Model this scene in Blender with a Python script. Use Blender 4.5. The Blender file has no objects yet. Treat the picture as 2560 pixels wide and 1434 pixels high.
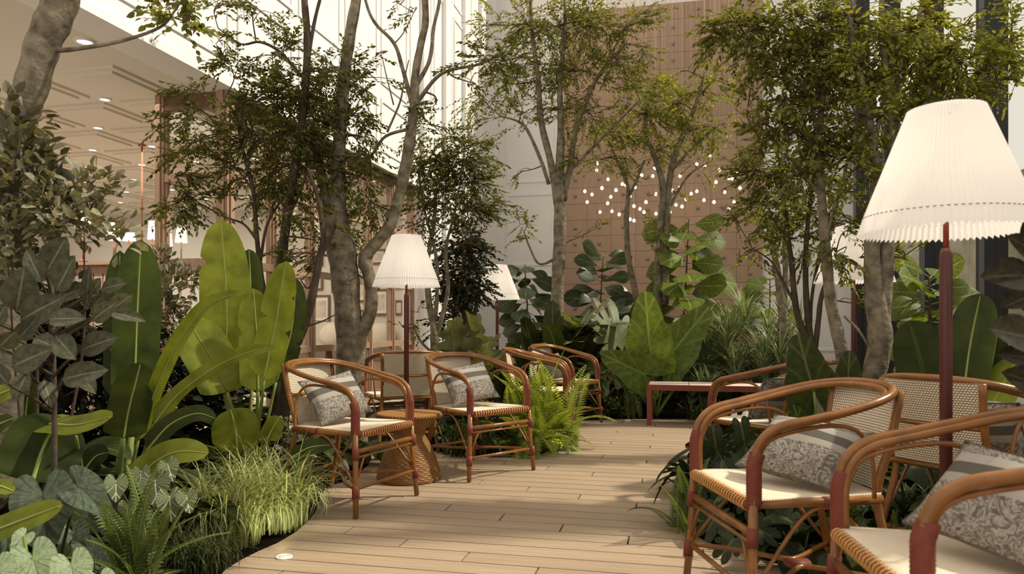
import bpy, math, random
import numpy as np
from mathutils import Vector, Matrix, Quaternion
from mathutils.bvhtree import BVHTree

SC = bpy.context.scene
COL = SC.collection
PI = math.pi
ORD = ('first second third fourth fifth sixth seventh eighth ninth tenth eleventh twelfth thirteenth fourteenth fifteenth sixteenth seventeenth eighteenth nineteenth twentieth').split()
for _t, _o in (('twenty', 'twentieth'), ('thirty', 'thirtieth'), ('forty', 'fortieth'), ('fifty', 'fiftieth')):
    if _t != 'twenty':
        ORD.append(_o)
    ORD += ['%s-%s' % (_t, _w) for _w in ORD[:9]]
RND = random.Random(11)

# ------------------------------------------------------------------ camera
F, CX, HY, TH = 1850.0, 1280.0, 812.0, math.radians(12.7)
CT, ST = math.cos(TH), math.sin(TH)
cam_d = bpy.data.cameras.new('camera')
cam = bpy.data.objects.new('camera', cam_d)
COL.objects.link(cam)
cam.location = (0, 0, 1.0)
cam.rotation_euler = (PI / 2, 0, TH)
cam_d.sensor_width = 36.0
cam_d.lens = 36.0 * F / 2560.0
cam_d.shift_y = (HY - 717.0) / 2560.0
cam_d.clip_start = 0.05
cam_d.dof.use_dof = True
cam_d.dof.focus_distance = 4.6
cam_d.dof.aperture_fstop = 3.6
SC.camera = cam

# ------------------------------------------------------------------ light
world = bpy.data.worlds.new('sky')
SC.world = world
world.use_nodes = True
bgn = world.node_tree.nodes['Background']
bgn.inputs[0].default_value = (1.0, 0.93, 0.83, 1)
bgn.inputs[1].default_value = 0.9
sun_d = bpy.data.lights.new('sun', 'SUN')
sun_d.energy = 4.9
sun_d.color = (1.0, 0.91, 0.77)
sun_d.angle = math.radians(2.2)
sun = bpy.data.objects.new('sun', sun_d)
COL.objects.link(sun)
SUN_DIR = Vector((0.80, 0.30, 0.95)).normalized()      # towards the sun: right, beyond, above
sun.rotation_euler = SUN_DIR.to_track_quat('Z', 'Y').to_euler()
sun.location = SUN_DIR * 20
SC.view_settings.view_transform = 'Standard'
SC.view_settings.look = 'None'
SC.view_settings.gamma = 1.0
SC.view_settings.use_curve_mapping = False
SC.view_settings.exposure = 0.12


# ------------------------------------------------------------------ helpers
def cw(xc, d, z=0.0):
    """camera-floor coordinates (right, forward) to world"""
    return Vector((xc * CT - d * ST, xc * ST + d * CT, z))


def at(px, py, d):
    """the place in the world seen at a pixel, d metres in front of the camera"""
    xc = (px - CX) / F * d
    return cw(xc, d, 1.0 + (HY - py) / F * d)


def gnd(px, py, z=0.0):
    d = F * (1.0 - z) / (py - HY)
    return at(px, py, d)


def lin(c):
    return tuple(((v / 255.0) / 12.92 if v / 255.0 <= 0.04045 else ((v / 255.0 + 0.055) / 1.055) ** 2.4) for v in c) + (1.0,)


class MB:
    def __init__(self):
        self.v, self.f, self.uv, self.mi = [], [], [], []
        self.cur = 0

    def add(self, vs, fs, uvs=None):
        b = len(self.v)
        self.v.extend([tuple(p) for p in vs])
        self.f.extend([tuple(b + i for i in q) for q in fs])
        self.uv.extend(uvs if uvs else [(0.5, 0.5)] * len(vs))
        self.mi.extend([self.cur] * len(fs))
        return b

    def box(self, c, s, m=None):
        x, y, z = s[0] / 2, s[1] / 2, s[2] / 2
        vs = [Vector((i * x, j * y, k * z)) for i in (-1, 1) for j in (-1, 1) for k in (-1, 1)]
        if m is not None:
            vs = [m @ p for p in vs]
        vs = [p + Vector(c) for p in vs]
        self.add(vs, [(0, 1, 3, 2), (4, 6, 7, 5), (0, 4, 5, 1), (2, 3, 7, 6), (0, 2, 6, 4), (1, 5, 7, 3)])
        return self

    def bb(self, x0, x1, y0, y1, z0, z1):
        return self.box(((x0 + x1) / 2, (y0 + y1) / 2, (z0 + z1) / 2), (abs(x1 - x0), abs(y1 - y0), abs(z1 - z0)))

    def tube(self, pts, rad, sides=8, cap=True, flat=1.0):
        pts = [Vector(p) for p in pts]
        n = len(pts)
        if not hasattr(rad, '__len__'):
            rad = [rad] * n
        vs, uvs = [], []
        T = []
        for i in range(n):
            t = pts[min(i + 1, n - 1)] - pts[max(i - 1, 0)]
            T.append(t.normalized() if t.length > 1e-9 else Vector((0, 0, 1)))
        a = Vector((0, 0, 1)) if abs(T[0].z) < 0.9 else Vector((1, 0, 0))
        u = T[0].cross(a).normalized()
        L = 0.0
        for i in range(n):
            if i:
                L += (pts[i] - pts[i - 1]).length
                q = T[i - 1].rotation_difference(T[i])
                u = q @ u
            u = (u - T[i] * u.dot(T[i])).normalized()
            w = T[i].cross(u)
            for k in range(sides):
                an = 2 * PI * k / sides
                vs.append(pts[i] + u * (math.cos(an) * rad[i]) + w * (math.sin(an) * rad[i] * flat))
                uvs.append((k / sides, L))
        fs = []
        for i in range(n - 1):
            for k in range(sides):
                k2 = (k + 1) % sides
                fs.append((i * sides + k, i * sides + k2, (i + 1) * sides + k2, (i + 1) * sides + k))
        if cap:
            fs.append(tuple(range(sides - 1, -1, -1)))
            fs.append(tuple((n - 1) * sides + k for k in range(sides)))
        self.add(vs, fs, uvs)
        return self

    def lathe(self, prof, seg=32, c=(0, 0, 0), cap=True):
        vs, uvs = [], []
        for j, (r, z) in enumerate(prof):
            for k in range(seg):
                a = 2 * PI * k / seg
                vs.append((c[0] + r * math.cos(a), c[1] + r * math.sin(a), c[2] + z))
                uvs.append((k / seg, j / max(1, len(prof) - 1)))
        fs = []
        for j in range(len(prof) - 1):
            for k in range(seg):
                k2 = (k + 1) % seg
                fs.append((j * seg + k, j * seg + k2, (j + 1) * seg + k2, (j + 1) * seg + k))
        if cap:
            fs.append(tuple(range(seg - 1, -1, -1)))
            fs.append(tuple((len(prof) - 1) * seg + k for k in range(seg)))
        self.add(vs, fs, uvs)
        return self

    def mesh(self, name, mats, smooth=True):
        me = bpy.data.meshes.new(name)
        me.from_pydata(self.v, [], self.f)
        uvl = me.uv_layers.new(name='UVMap')
        li = np.empty(len(me.loops), dtype=np.int32)
        me.loops.foreach_get('vertex_index', li)
        uvl.data.foreach_set('uv', np.array(self.uv, dtype=np.float32)[li].ravel())
        for m in (mats if isinstance(mats, (list, tuple)) else [mats]):
            me.materials.append(m)
        if max(self.mi, default=0):
            me.polygons.foreach_set('material_index', np.array(self.mi, dtype=np.int32))
        if smooth:
            me.polygons.foreach_set('use_smooth', np.ones(len(me.polygons), dtype=bool))
        me.update()
        return me

    def obj(self, name, mats, parent=None, smooth=True):
        return link(name, self.mesh(name, mats, smooth), parent)


def link(name, data, parent=None, M=None):
    o = bpy.data.objects.new(name, data)
    COL.objects.link(o)
    if parent is not None:
        o.parent = parent
    if M is not None:
        o.matrix_basis = M
    return o


def thing(name, label, cat, loc=(0, 0, 0), rotz=0.0, group=None):
    o = link(name, None)
    o.empty_display_size = 0.05
    o.location = loc
    o.rotation_euler = (0, 0, rotz)
    return tag(o, label, cat, group)


def tag(o, label, cat, group=None):
    o['label'] = label
    o['category'] = cat
    if group:
        o['group'] = group
    return o


def struct(o, label=None):
    o['kind'] = 'structure'
    if label:
        o['label'] = label
    return o


def dup(root, loc, rotz, label=None, group=None):
    r = root.copy()
    COL.objects.link(r)
    r.location = loc
    r.rotation_euler = (0, 0, rotz)
    if label:
        r['label'] = label
    if group:
        r['group'] = group
    for ch in list(root.children):
        c = ch.copy()
        COL.objects.link(c)
        c.parent = r
        for g in list(ch.children):
            d = g.copy()
            COL.objects.link(d)
            d.parent = c
    return r


def spline(pts, n=8):
    """Catmull-Rom through tuples of any length"""
    P = [np.array(p, dtype=float) for p in pts]
    P = [2 * P[0] - P[1]] + P + [2 * P[-1] - P[-2]]
    out = []
    for i in range(1, len(P) - 2):
        p0, p1, p2, p3 = P[i - 1:i + 3]
        for k in range(n):
            t = k / n
            out.append(0.5 * (2 * p1 + (p2 - p0) * t + (2 * p0 - 5 * p1 + 4 * p2 - p3) * t * t + (3 * p1 - p0 - 3 * p2 + p3) * t ** 3))
    out.append(P[-2])
    return out


# ------------------------------------------------------------------ materials
def newmat(name):
    m = bpy.data.materials.new(name)
    m.use_nodes = True
    nt = m.node_tree
    nt.nodes.clear()
    out = nt.nodes.new('ShaderNodeOutputMaterial')
    return m, nt, out


def nd(nt, t, **kw):
    n = nt.nodes.new('ShaderNode' + t)
    for k, v in kw.items():
        if k.startswith('i_'):
            key = k[2:]
            n.inputs[int(key) if key.isdigit() else key].default_value = v
        else:
            setattr(n, k, v)
    return n


def math_n(nt, op, a, b=None):
    n = nt.nodes.new('ShaderNodeMath')
    n.operation = op
    for i, s in enumerate((a, b)):
        if s is None:
            continue
        if isinstance(s, (int, float)):
            n.inputs[i].default_value = s
        else:
            nt.links.new(s, n.inputs[i])
    return n.outputs[0]


def mix_c(nt, fac, a, b, mode='MIX'):
    n = nt.nodes.new('ShaderNodeMix')
    n.data_type = 'RGBA'
    n.blend_type = mode
    for s, i in ((fac, 0), (a, 6), (b, 7)):
        if isinstance(s, (int, float)):
            n.inputs[i].default_value = s
        elif isinstance(s, tuple):
            n.inputs[i].default_value = s
        else:
            nt.links.new(s, n.inputs[i])
    return n.outputs[2]


def ramp(nt, fac, stops):
    n = nt.nodes.new('ShaderNodeValToRGB')
    e = n.color_ramp.elements
    while len(e) < len(stops):
        e.new(0.5)
    for i, (p, c) in enumerate(stops):
        e[i].position = p
        e[i].color = c
    nt.links.new(fac, n.inputs[0])
    return n.outputs[0]


def plain(name, col, rough=0.6, spec=0.4, noise=0.0, nscale=8.0, bump=0.0, bscale=60.0, metal=0.0, stretch=None, rnd=0.0, emit=None):
    m, nt, out = newmat(name)
    b = nd(nt, 'BsdfPrincipled')
    b.inputs['Roughness'].default_value = rough
    b.inputs['Specular IOR Level'].default_value = spec
    b.inputs['Metallic'].default_value = metal
    c = lin(col)
    tc = nd(nt, 'TexCoord')
    src = tc.outputs['Object']
    if stretch:
        mp = nd(nt, 'Mapping')
        mp.inputs['Scale'].default_value = stretch
        nt.links.new(src, mp.inputs[0])
        src = mp.outputs[0]
    colsock = None
    if noise:
        t = nd(nt, 'TexNoise', i_Scale=nscale, i_Detail=5.0)
        nt.links.new(src, t.inputs['Vector'])
        colsock = ramp(nt, t.outputs[0], [(0.3, tuple(v * (1 - noise) for v in c[:3]) + (1,)), (0.7, tuple(min(1, v * (1 + noise * 0.6)) for v in c[:3]) + (1,))])
    if rnd:
        oi = nd(nt, 'ObjectInfo')
        v = math_n(nt, 'ADD', math_n(nt, 'MULTIPLY', oi.outputs['Random'], 2 * rnd), 1 - rnd)
        h = nd(nt, 'HueSaturation')
        nt.links.new(v, h.inputs['Value'])
        if colsock is not None:
            nt.links.new(colsock, h.inputs['Color'])
        else:
            h.inputs['Color'].default_value = c
        colsock = h.outputs[0]
    if colsock is not None:
        nt.links.new(colsock, b.inputs['Base Color'])
    else:
        b.inputs['Base Color'].default_value = c
    if bump:
        t2 = nd(nt, 'TexNoise', i_Scale=bscale, i_Detail=4.0)
        nt.links.new(src, t2.inputs['Vector'])
        bp = nd(nt, 'Bump', i_Strength=bump, i_Distance=0.01)
        nt.links.new(t2.outputs[0], bp.inputs['Height'])
        nt.links.new(bp.outputs[0], b.inputs['Normal'])
    if emit:
        b.inputs['Emission Color'].default_value = lin(emit[0])
        b.inputs['Emission Strength'].default_value = emit[1]
    nt.links.new(b.outputs[0], out.inputs[0])
    return m


def leaf_mat(name, dark, light, veins='pinnate', vein_col=None, nv=14.0, vw=0.05, rough=0.46, spec=0.25, trans=0.35, rnd=0.22, mid=0.035, vfac=0.25, tcol=None):
    """a leaf surface: UV x runs across (0..1), UV y along; polar veins radiate from UV (0.5, 0)"""
    m, nt, out = newmat(name)
    uv = nd(nt, 'UVMap')
    sep = nd(nt, 'SeparateXYZ')
    nt.links.new(uv.outputs[0], sep.inputs[0])
    u = math_n(nt, 'SUBTRACT', sep.outputs[0], 0.5)
    au = math_n(nt, 'ABSOLUTE', u)
    tc = nd(nt, 'TexCoord')
    no = nd(nt, 'TexNoise', i_Scale=9.0, i_Detail=3.0)
    nt.links.new(tc.outputs['Object'], no.inputs['Vector'])
    base = ramp(nt, no.outputs[0], [(0.3, lin(dark)), (0.7, lin(light))])
    vc = lin(vein_col) if vein_col else tuple(min(1, c * 1.9 + 0.02) for c in lin(light)[:3]) + (1,)
    midm = math_n(nt, 'LESS_THAN', au, mid)
    height = None
    if veins == 'pinnate':
        s = math_n(nt, 'SUBTRACT', math_n(nt, 'MULTIPLY', sep.outputs[1], nv), math_n(nt, 'MULTIPLY', au, nv * 0.5))
        fr = math_n(nt, 'ABSOLUTE', math_n(nt, 'SUBTRACT', math_n(nt, 'FRACT', s), 0.5))
        vm = math_n(nt, 'LESS_THAN', fr, vw)
        height = fr
    elif veins == 'fine':
        s = math_n(nt, 'SUBTRACT', math_n(nt, 'MULTIPLY', sep.outputs[1], nv), math_n(nt, 'MULTIPLY', au, nv * 0.12))
        fr = math_n(nt, 'ABSOLUTE', math_n(nt, 'SUBTRACT', math_n(nt, 'FRACT', s), 0.5))
        vm = math_n(nt, 'LESS_THAN', fr, vw)
        height = fr
    elif veins == 'polar':
        ang = math_n(nt, 'ARCTAN2', au, sep.outputs[1])
        rr = math_n(nt, 'SQRT', math_n(nt, 'ADD', math_n(nt, 'MULTIPLY', u, u), math_n(nt, 'MULTIPLY', sep.outputs[1], sep.outputs[1])))
        s = math_n(nt, 'SUBTRACT', math_n(nt, 'MULTIPLY', ang, nv / PI), math_n(nt, 'MULTIPLY', rr, 0.9))
        fr = math_n(nt, 'ABSOLUTE', math_n(nt, 'SUBTRACT', math_n(nt, 'FRACT', s), 0.5))
        vm = math_n(nt, 'LESS_THAN', fr, vw)
        height = fr
    else:
        vm = 0.0
    col = mix_c(nt, math_n(nt, 'MULTIPLY', vm, vfac) if veins else 0.0, base, vc)
    col = mix_c(nt, math_n(nt, 'MULTIPLY', midm, 0.75), col, vc)
    oi = nd(nt, 'ObjectInfo')
    hs = nd(nt, 'HueSaturation')
    nt.links.new(math_n(nt, 'ADD', math_n(nt, 'MULTIPLY', oi.outputs['Random'], 2 * rnd), 1 - rnd), hs.inputs['Value'])
    nt.links.new(col, hs.inputs['Color'])
    b = nd(nt, 'BsdfPrincipled')
    b.inputs['Roughness'].default_value = rough
    b.inputs['Specular IOR Level'].default_value = spec
    nt.links.new(hs.outputs[0], b.inputs['Base Color'])
    if height is not None:
        bp = nd(nt, 'Bump', i_Strength=0.22, i_Distance=0.003)
        nt.links.new(height, bp.inputs['Height'])
        nt.links.new(bp.outputs[0], b.inputs['Normal'])
    tr = nd(nt, 'BsdfTranslucent')
    tcv = mix_c(nt, 1.0, hs.outputs[0], tcol or (1.25, 1.2, 0.45, 1), 'MULTIPLY')
    nt.links.new(tcv, tr.inputs[0])
    mx = nd(nt, 'MixShader', i_0=trans)
    nt.links.new(b.outputs[0], mx.inputs[1])
    nt.links.new(tr.outputs[0], mx.inputs[2])
    nt.links.new(mx.outputs[0], out.inputs[0])
    return m


def foliage_mat(name, dark, light, trans=0.35, rough=0.5):
    """small tree leaves: one mesh, each leaf its own shade through its UV"""
    m, nt, out = newmat(name)
    uv = nd(nt, 'UVMap')
    sep = nd(nt, 'SeparateXYZ')
    nt.links.new(uv.outputs[0], sep.inputs[0])
    col = ramp(nt, sep.outputs[0], [(0.0, lin(dark)), (1.0, lin(light))])
    b = nd(nt, 'BsdfPrincipled')
    b.inputs['Roughness'].default_value = rough
    b.inputs['Specular IOR Level'].default_value = 0.3
    nt.links.new(col, b.inputs['Base Color'])
    tr = nd(nt, 'BsdfTranslucent')
    nt.links.new(mix_c(nt, 1.0, col, (1.3, 1.2, 0.4, 1), 'MULTIPLY'), tr.inputs[0])
    mx = nd(nt, 'MixShader', i_0=trans)
    nt.links.new(b.outputs[0], mx.inputs[1])
    nt.links.new(tr.outputs[0], mx.inputs[2])
    nt.links.new(mx.outputs[0], out.inputs[0])
    return m


def weave_mat(name, c1, c2, nu, nv, gap=(60, 45, 30), bump=0.6, hole=0.16):
    m, nt, out = newmat(name)
    uv = nd(nt, 'UVMap')
    sep = nd(nt, 'SeparateXYZ')
    nt.links.new(uv.outputs[0], sep.inputs[0])
    U = math_n(nt, 'MULTIPLY', sep.outputs[0], nu)
    V = math_n(nt, 'MULTIPLY', sep.outputs[1], nv)
    row = math_n(nt, 'FLOOR', V)
    fu = math_n(nt, 'FRACT', math_n(nt, 'ADD', U, math_n(nt, 'MULTIPLY', row, 0.5)))
    fv = math_n(nt, 'FRACT', V)
    hu = math_n(nt, 'SINE', math_n(nt, 'MULTIPLY', fu, PI))
    hv = math_n(nt, 'SINE', math_n(nt, 'MULTIPLY', fv, PI))
    h = math_n(nt, 'MULTIPLY', hu, hv)
    base = ramp(nt, h, [(0.02, lin(gap)), (hole, lin(c2)), (0.75, lin(c1))])
    b = nd(nt, 'BsdfPrincipled')
    b.inputs['Roughness'].default_value = 0.6
    b.inputs['Specular IOR Level'].default_value = 0.3
    nt.links.new(base, b.inputs['Base Color'])
    bp = nd(nt, 'Bump', i_Strength=bump, i_Distance=0.004)
    nt.links.new(h, bp.inputs['Height'])
    nt.links.new(bp.outputs[0], b.inputs['Normal'])
    nt.links.new(b.outputs[0], out.inputs[0])
    return m


def emit_mat(name, col, s):
    m, nt, out = newmat(name)
    e = nd(nt, 'Emission')
    e.inputs[0].default_value = lin(col)
    e.inputs[1].default_value = s
    nt.links.new(e.outputs[0], out.inputs[0])
    return m


def glass_mat(name, tint=(0.96, 0.97, 0.95, 1), refl=0.07):
    m, nt, out = newmat(name)
    t = nd(nt, 'BsdfTransparent')
    t.inputs[0].default_value = tint
    g = nd(nt, 'BsdfGlossy')
    g.inputs['Roughness'].default_value = 0.03
    mx = nd(nt, 'MixShader', i_0=refl)
    nt.links.new(t.outputs[0], mx.inputs[1])
    nt.links.new(g.outputs[0], mx.inputs[2])
    nt.links.new(mx.outputs[0], out.inputs[0])
    return m


M = {}
M['white'] = plain('white_plaster', (233, 229, 224), 0.75, 0.2, noise=0.03, nscale=2.0)
M['soffit'] = plain('soffit_paint', (222, 214, 200), 0.8, 0.2)
M['timber'] = plain('pale_walnut', (176, 144, 121), 0.45, 0.4, noise=0.18, nscale=6, stretch=(8, 8, 0.8))
M['timber_dk'] = plain('dark_walnut', (112, 82, 64), 0.5, 0.4, noise=0.2, nscale=6, stretch=(8, 8, 0.8))
M['soil'] = plain('garden_soil', (34, 26, 18), 0.95, 0.1, noise=0.4, nscale=30, bump=0.8, bscale=50)
M['stone'] = plain('stone_tile', (206, 198, 188), 0.35, 0.4, noise=0.06, nscale=3)
M['stone_dk'] = plain('stone_band', (96, 80, 72), 0.35, 0.4)
M['black'] = plain('black_steel', (22, 21, 22), 0.4, 0.5)
M['steel'] = plain('grey_steel', (92, 94, 98), 0.4, 0.5)
M['concrete'] = plain('weathered_concrete', (150, 142, 122), 0.85, 0.2, noise=0.45, nscale=2.2, bump=0.3, bscale=14)
M['clay'] = plain('clay_tile', (166, 138, 116), 0.6, 0.3, noise=0.08, nscale=5, stretch=(6, 6, 0.6), rnd=0.05)
M['clay_dk'] = plain('clay_grout', (156, 129, 108), 0.8, 0.2)
M['niche'] = plain('pewter_peg', (134, 118, 110), 0.35, 0.6)
M['glass'] = glass_mat('clear_glass')
M['deck'] = plain('deck_board', (168, 146, 122), 0.5, 0.35, noise=0.16, nscale=3.0, bump=0.15, bscale=30, stretch=(0.8, 14, 14), rnd=0.09)
M['gap'] = plain('deck_underlay', (70, 50, 34), 0.9, 0.1)
M['rattan'] = plain('honey_rattan', (136, 88, 40), 0.3, 0.5, noise=0.28, nscale=14, stretch=(1, 1, 1), bump=0.1, bscale=60)
M['wrap'] = plain('russet_binding', (118, 56, 42), 0.55, 0.35, noise=0.15, nscale=40)
M['cane'] = weave_mat('cane_seat', (248, 236, 216), (236, 218, 192), 46, 92, gap=(190, 164, 132), bump=0.35, hole=0.3)
M['caneback'] = weave_mat('woven_back', (246, 234, 214), (206, 184, 156), 34, 36, gap=(74, 56, 40), bump=0.7, hole=0.22)
M['wicker'] = plain('wicker_strand', (132, 92, 48), 0.5, 0.4, noise=0.25, nscale=30)
M['lamp_metal'] = plain('oxblood_metal', (84, 36, 30), 0.4, 0.5)
M['bench_wood'] = plain('russet_bench', (128, 62, 44), 0.45, 0.4, noise=0.1, nscale=10)
M['bench_top'] = plain('bench_slab', (240, 216, 202), 0.4, 0.4, noise=0.05)
M['bark'] = plain('smooth_bark', (126, 116, 98), 0.85, 0.2, noise=0.6, nscale=16, bump=1.0, bscale=34)
M['bark_dk'] = plain('dark_bark', (84, 72, 60), 0.85, 0.2, noise=0.45, nscale=9, bump=0.6, bscale=26)
M['twig'] = plain('twig', (92, 74, 56), 0.8, 0.2)
M['copper'] = plain('copper', (176, 120, 90), 0.3, 0.5, metal=0.7)
M['bulb'] = emit_mat('glowing_bulb', (255, 232, 196), 7)
M['down'] = emit_mat('downlight_lens', (255, 244, 224), 9)


# ================================================================== SETTING
XW, ZS = -3.68, 3.0            # white facade plane, soffit height
YB = 15.0                      # back wall
XR = 3.3                       # glazed right wall


def on_y(px, py, Y):
    a = (px - CX) / F
    return at(px, py, Y / (CT + a * ST))


def on_x(px, py, X):
    a = (px - CX) / F
    return at(px, py, X / (a * CT - ST))


# ---- deck -----------------------------------------------------------------
deck_px = [(430, 1600), (545, 1434), (620, 1388), (720, 1345), (785, 1290), (800, 1245), (815, 1216), (875, 1200), (932, 1152), (925, 1126),
           (1000, 1112), (1080, 1124), (1130, 1137), (1250, 1144), (1330, 1141), (1368, 1130), (1390, 1108), (1398, 1082), (1412, 1062), (1440, 1047),
           (1790, 1047), (1800, 1056), (1765, 1072), (1730, 1105), (1712, 1170), (1700, 1240), (1704, 1300), (1740, 1345), (1850, 1382), (2000, 1425), (2150, 1490), (2260, 1600), (2330, 1800)]
deck_poly = [gnd(*p).to_2d() for p in deck_px]
deck_poly += [Vector((1.6, 0.8)), Vector((1.6, -0.6)), Vector((-1.5, -0.6)), Vector((-1.5, 0.8))]


def smooth_poly(P, n=3):
    out = []
    for i in range(len(P)):
        out.append(P[i] * 0.75 + P[(i + 1) % len(P)] * 0.25)
        out.append(P[i] * 0.25 + P[(i + 1) % len(P)] * 0.75)
    return out


deck_poly = smooth_poly(deck_poly)


def clip(poly, axis, val, keep_less):
    out = []
    n = len(poly)
    for i in range(n):
        a, b = poly[i], poly[(i + 1) % n]
        ia = (a[axis] <= val) == keep_less
        ib = (b[axis] <= val) == keep_less
        if ia:
            out.append(a)
        if ia != ib:
            t = (val - a[axis]) / (b[axis] - a[axis])
            out.append(a.lerp(b, t))
    return out


sub = MB()
sub.bb(XW - 0.05, XR, -1.5, YB, -0.12, -0.045)
floor = struct(sub.obj('floor', M['soil'], smooth=False), 'dark planting bed soil under and around the timber deck')
PITCH, PLEN, G = 0.135, 1.675, 0.0042
for n in range(-28, 48):
    yc_ = 3.208 + PITCH * n
    y0, y1 = yc_ - PITCH / 2 + G, yc_ + PITCH / 2 - G
    row = clip(clip(deck_poly, 1, y0, False), 1, y1, True)
    if len(row) < 3:
        continue
    xj = -0.229 - 0.335 * (n - 2)
    k0 = math.floor((-4 - xj) / PLEN)
    for k in range(k0, k0 + 6):
        xa, xb = xj + k * PLEN, xj + (k + 1) * PLEN
        pl = clip(clip(row, 0, xa + G, False), 0, xb - G, True)
        if len(pl) < 3:
            continue
        area = 0.5 * abs(sum(pl[i].x * pl[(i + 1) % len(pl)].y - pl[(i + 1) % len(pl)].x * pl[i].y for i in range(len(pl))))
        if area < 0.002:
            continue
        cxp = sum(p.x for p in pl) / len(pl)
        mb = MB()
        m_ = len(pl)
        ar = sum(pl[i].x * pl[(i + 1) % m_].y - pl[(i + 1) % m_].x * pl[i].y for i in range(m_))
        if ar < 0:
            pl = pl[::-1]
        top = [(p.x - cxp, p.y - yc_, 0.0) for p in pl]
        bot = [(p.x - cxp, p.y - yc_, -0.03) for p in pl]
        mb.add(top + bot, [tuple(range(m_)), tuple(range(2 * m_ - 1, m_ - 1, -1))] + [(i, i + m_, (i + 1) % m_ + m_, (i + 1) % m_) for i in range(m_)])
        o = mb.obj('deck_board', M['deck'], floor, smooth=False)
        o.location = (cxp, yc_, 0)

# paved floor of the dining room beyond the beds
mb = MB()
mb.bb(-14, XW - 0.05, -2, 12, -0.1, 0.0)
fi = struct(mb.obj('floor_dining', M['stone'], smooth=False), 'pale stone floor of the dining room')
for i in range(7):
    MB().bb(-14, XW - 0.06, 3.2 + i * 1.2, 3.42 + i * 1.2, -0.02, 0.004).obj('stone_band', M['stone_dk'], fi, smooth=False)

# ---- white facade on the left with panel mouldings --------------------------
mb = MB()
mb.bb(XW - 0.3, XW, -2, YB, ZS, 10.5)
mb.bb(XW - 0.3, XW, 10.3, YB, 0, ZS)
wl = struct(mb.obj('wall_left', M['white'], smooth=False), 'white panelled upper facade above the dining room')
MB().bb(XW - 0.02, XW + 0.025, -2, 10.3, ZS - 0.012, ZS + 0.05).obj('edge_trim', M['white'], wl, smooth=False)


def frame_mesh(name, w, h, t=0.04, d=0.014, axis='x'):
    mb = MB()
    for (a0, a1, b0, b1) in ((0, w, 0, t), (0, w, h - t, h), (0, t, t, h - t), (w - t, w, t, h - t)):
        if axis == 'x':
            mb.bb(0, d, a0, a1, b0, b1)
        else:
            mb.bb(a0, a1, -d, 0, b0, b1)
    return mb.mesh(name, M['white'], smooth=False)


fm = [(3.2, frame_mesh('panel_low', 0.93, 0.67)), (4.06, frame_mesh('panel_tall', 0.93, 2.1)), (6.36, frame_mesh('panel_top', 0.93, 1.6))]
for k in range(-5, 10):
    y0 = 4.61 + 1.04 * k
    for z, me in fm:
        link('panel_moulding', me, wl, Matrix.Translation((XW, y0, z)))
low = frame_mesh('panel_wall', 0.93, 2.0)
for k in range(4):
    link('panel_moulding', low, wl, Matrix.Translation((XW, 10.5 + 1.1 * k, 0.6)))
for k, y in enumerate((10.35, 11.4, 12.5, 13.6)):
    MB().bb(XW, XW + 0.07, y - 0.14, y + 0.14, 0, 10.5).obj('pilaster', M['white'], wl, smooth=False)

# ---- soffit with coffers and downlights -------------------------------------
mb = MB()
mb.bb(-14, XW - 0.3, -2, 12, ZS, ZS + 0.12)
ce = struct(mb.obj('ceiling', M['soffit'], smooth=False), 'beige soffit of the dining room with shallow coffers')
cf = MB()
cf.bb(-0.31, 0.31, -0.315, 0.315, -0.02, 0)
cf.bb(-0.25, 0.25, -0.255, 0.255, -0.04, -0.02)
cfm = cf.mesh('coffer', M['soffit'], smooth=False)
dl = MB()
dl.lathe([(0.055, 0.0), (0.055, -0.012), (0.042, -0.014), (0.038, -0.006)], 16, cap=False)
dlm = dl.mesh('downlight_rim', M['white'])
dl2 = MB()
dl2.lathe([(0.038, -0.004), (0.038, -0.008)], 16)
dlm2 = dl2.mesh('downlight_lens', M['down'])
first = None


def downlight(x, y, s=1.0, label='small round recessed downlight in the coffered dining room ceiling', grp='coffer downlights'):
    t = thing('downlight', label, 'ceiling light', (x, y, ZS), 0, grp)
    r = link('rim', dlm, t)
    l = link('lens', dlm2, t)
    r.scale = l.scale = (s, s, 1)


for i in range(-1, 7):
    for j in range(-1, 7):
        x, y = -4.95 - 0.78 * i, 5.59 + 0.79 * j
        if x - 0.39 > -9.6:
            link('coffer', cfm, ce, Matrix.Translation((x - 0.39, y + 0.395, ZS)))
        if i >= 0 and j >= 0 and x > -9:
            downlight(x, y, 1.0, 'small round recessed downlight, %s row from the front, %s from the glazed screen' % (ORD[j], ORD[i]))
downlight(-4.08, 4.42, 1.25, 'larger round recessed downlight in the plain soffit beside the leaning trunk', None)
ld = bpy.data.lights.new('dining_fill', 'AREA')  # unseen fill panel below the soffit, added to brighten the dining room
ld.shape = 'RECTANGLE'
ld.size, ld.size_y = 6.0, 6.0
ld.energy = 260
ld.color = (1.0, 0.9, 0.76)
lo = bpy.data.objects.new('dining_fill', ld)
COL.objects.link(lo)
lo.location = (-7.4, 7.6, 2.92)

# ---- glazed timber screen ----------------------------------------------------
XG, YG0 = -3.8, 5.66
g = link('window_1', None)
struct(g, 'timber framed glazed screen of the dining room')
posts = [YG0 + 0.75 * k for k in range(7)]
rails = [0.05, 0.75, 1.54, 2.28, 2.93]


def post(x, y, w=0.075):
    mb = MB()
    mb.bb(x - w / 2, x + w / 2, y - w / 2, y + w / 2, 0, ZS)
    for sx, sy in ((1, 0), (-1, 0), (0, 1), (0, -1)):
        mb.box((x + sx * (w / 2 + 0.009), y + sy * (w / 2 + 0.009), ZS / 2), (0.018 if sx else w * 0.45, 0.018 if sy else w * 0.45, ZS))
    mb.obj('post', M['timber'], g, smooth=False)


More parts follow.
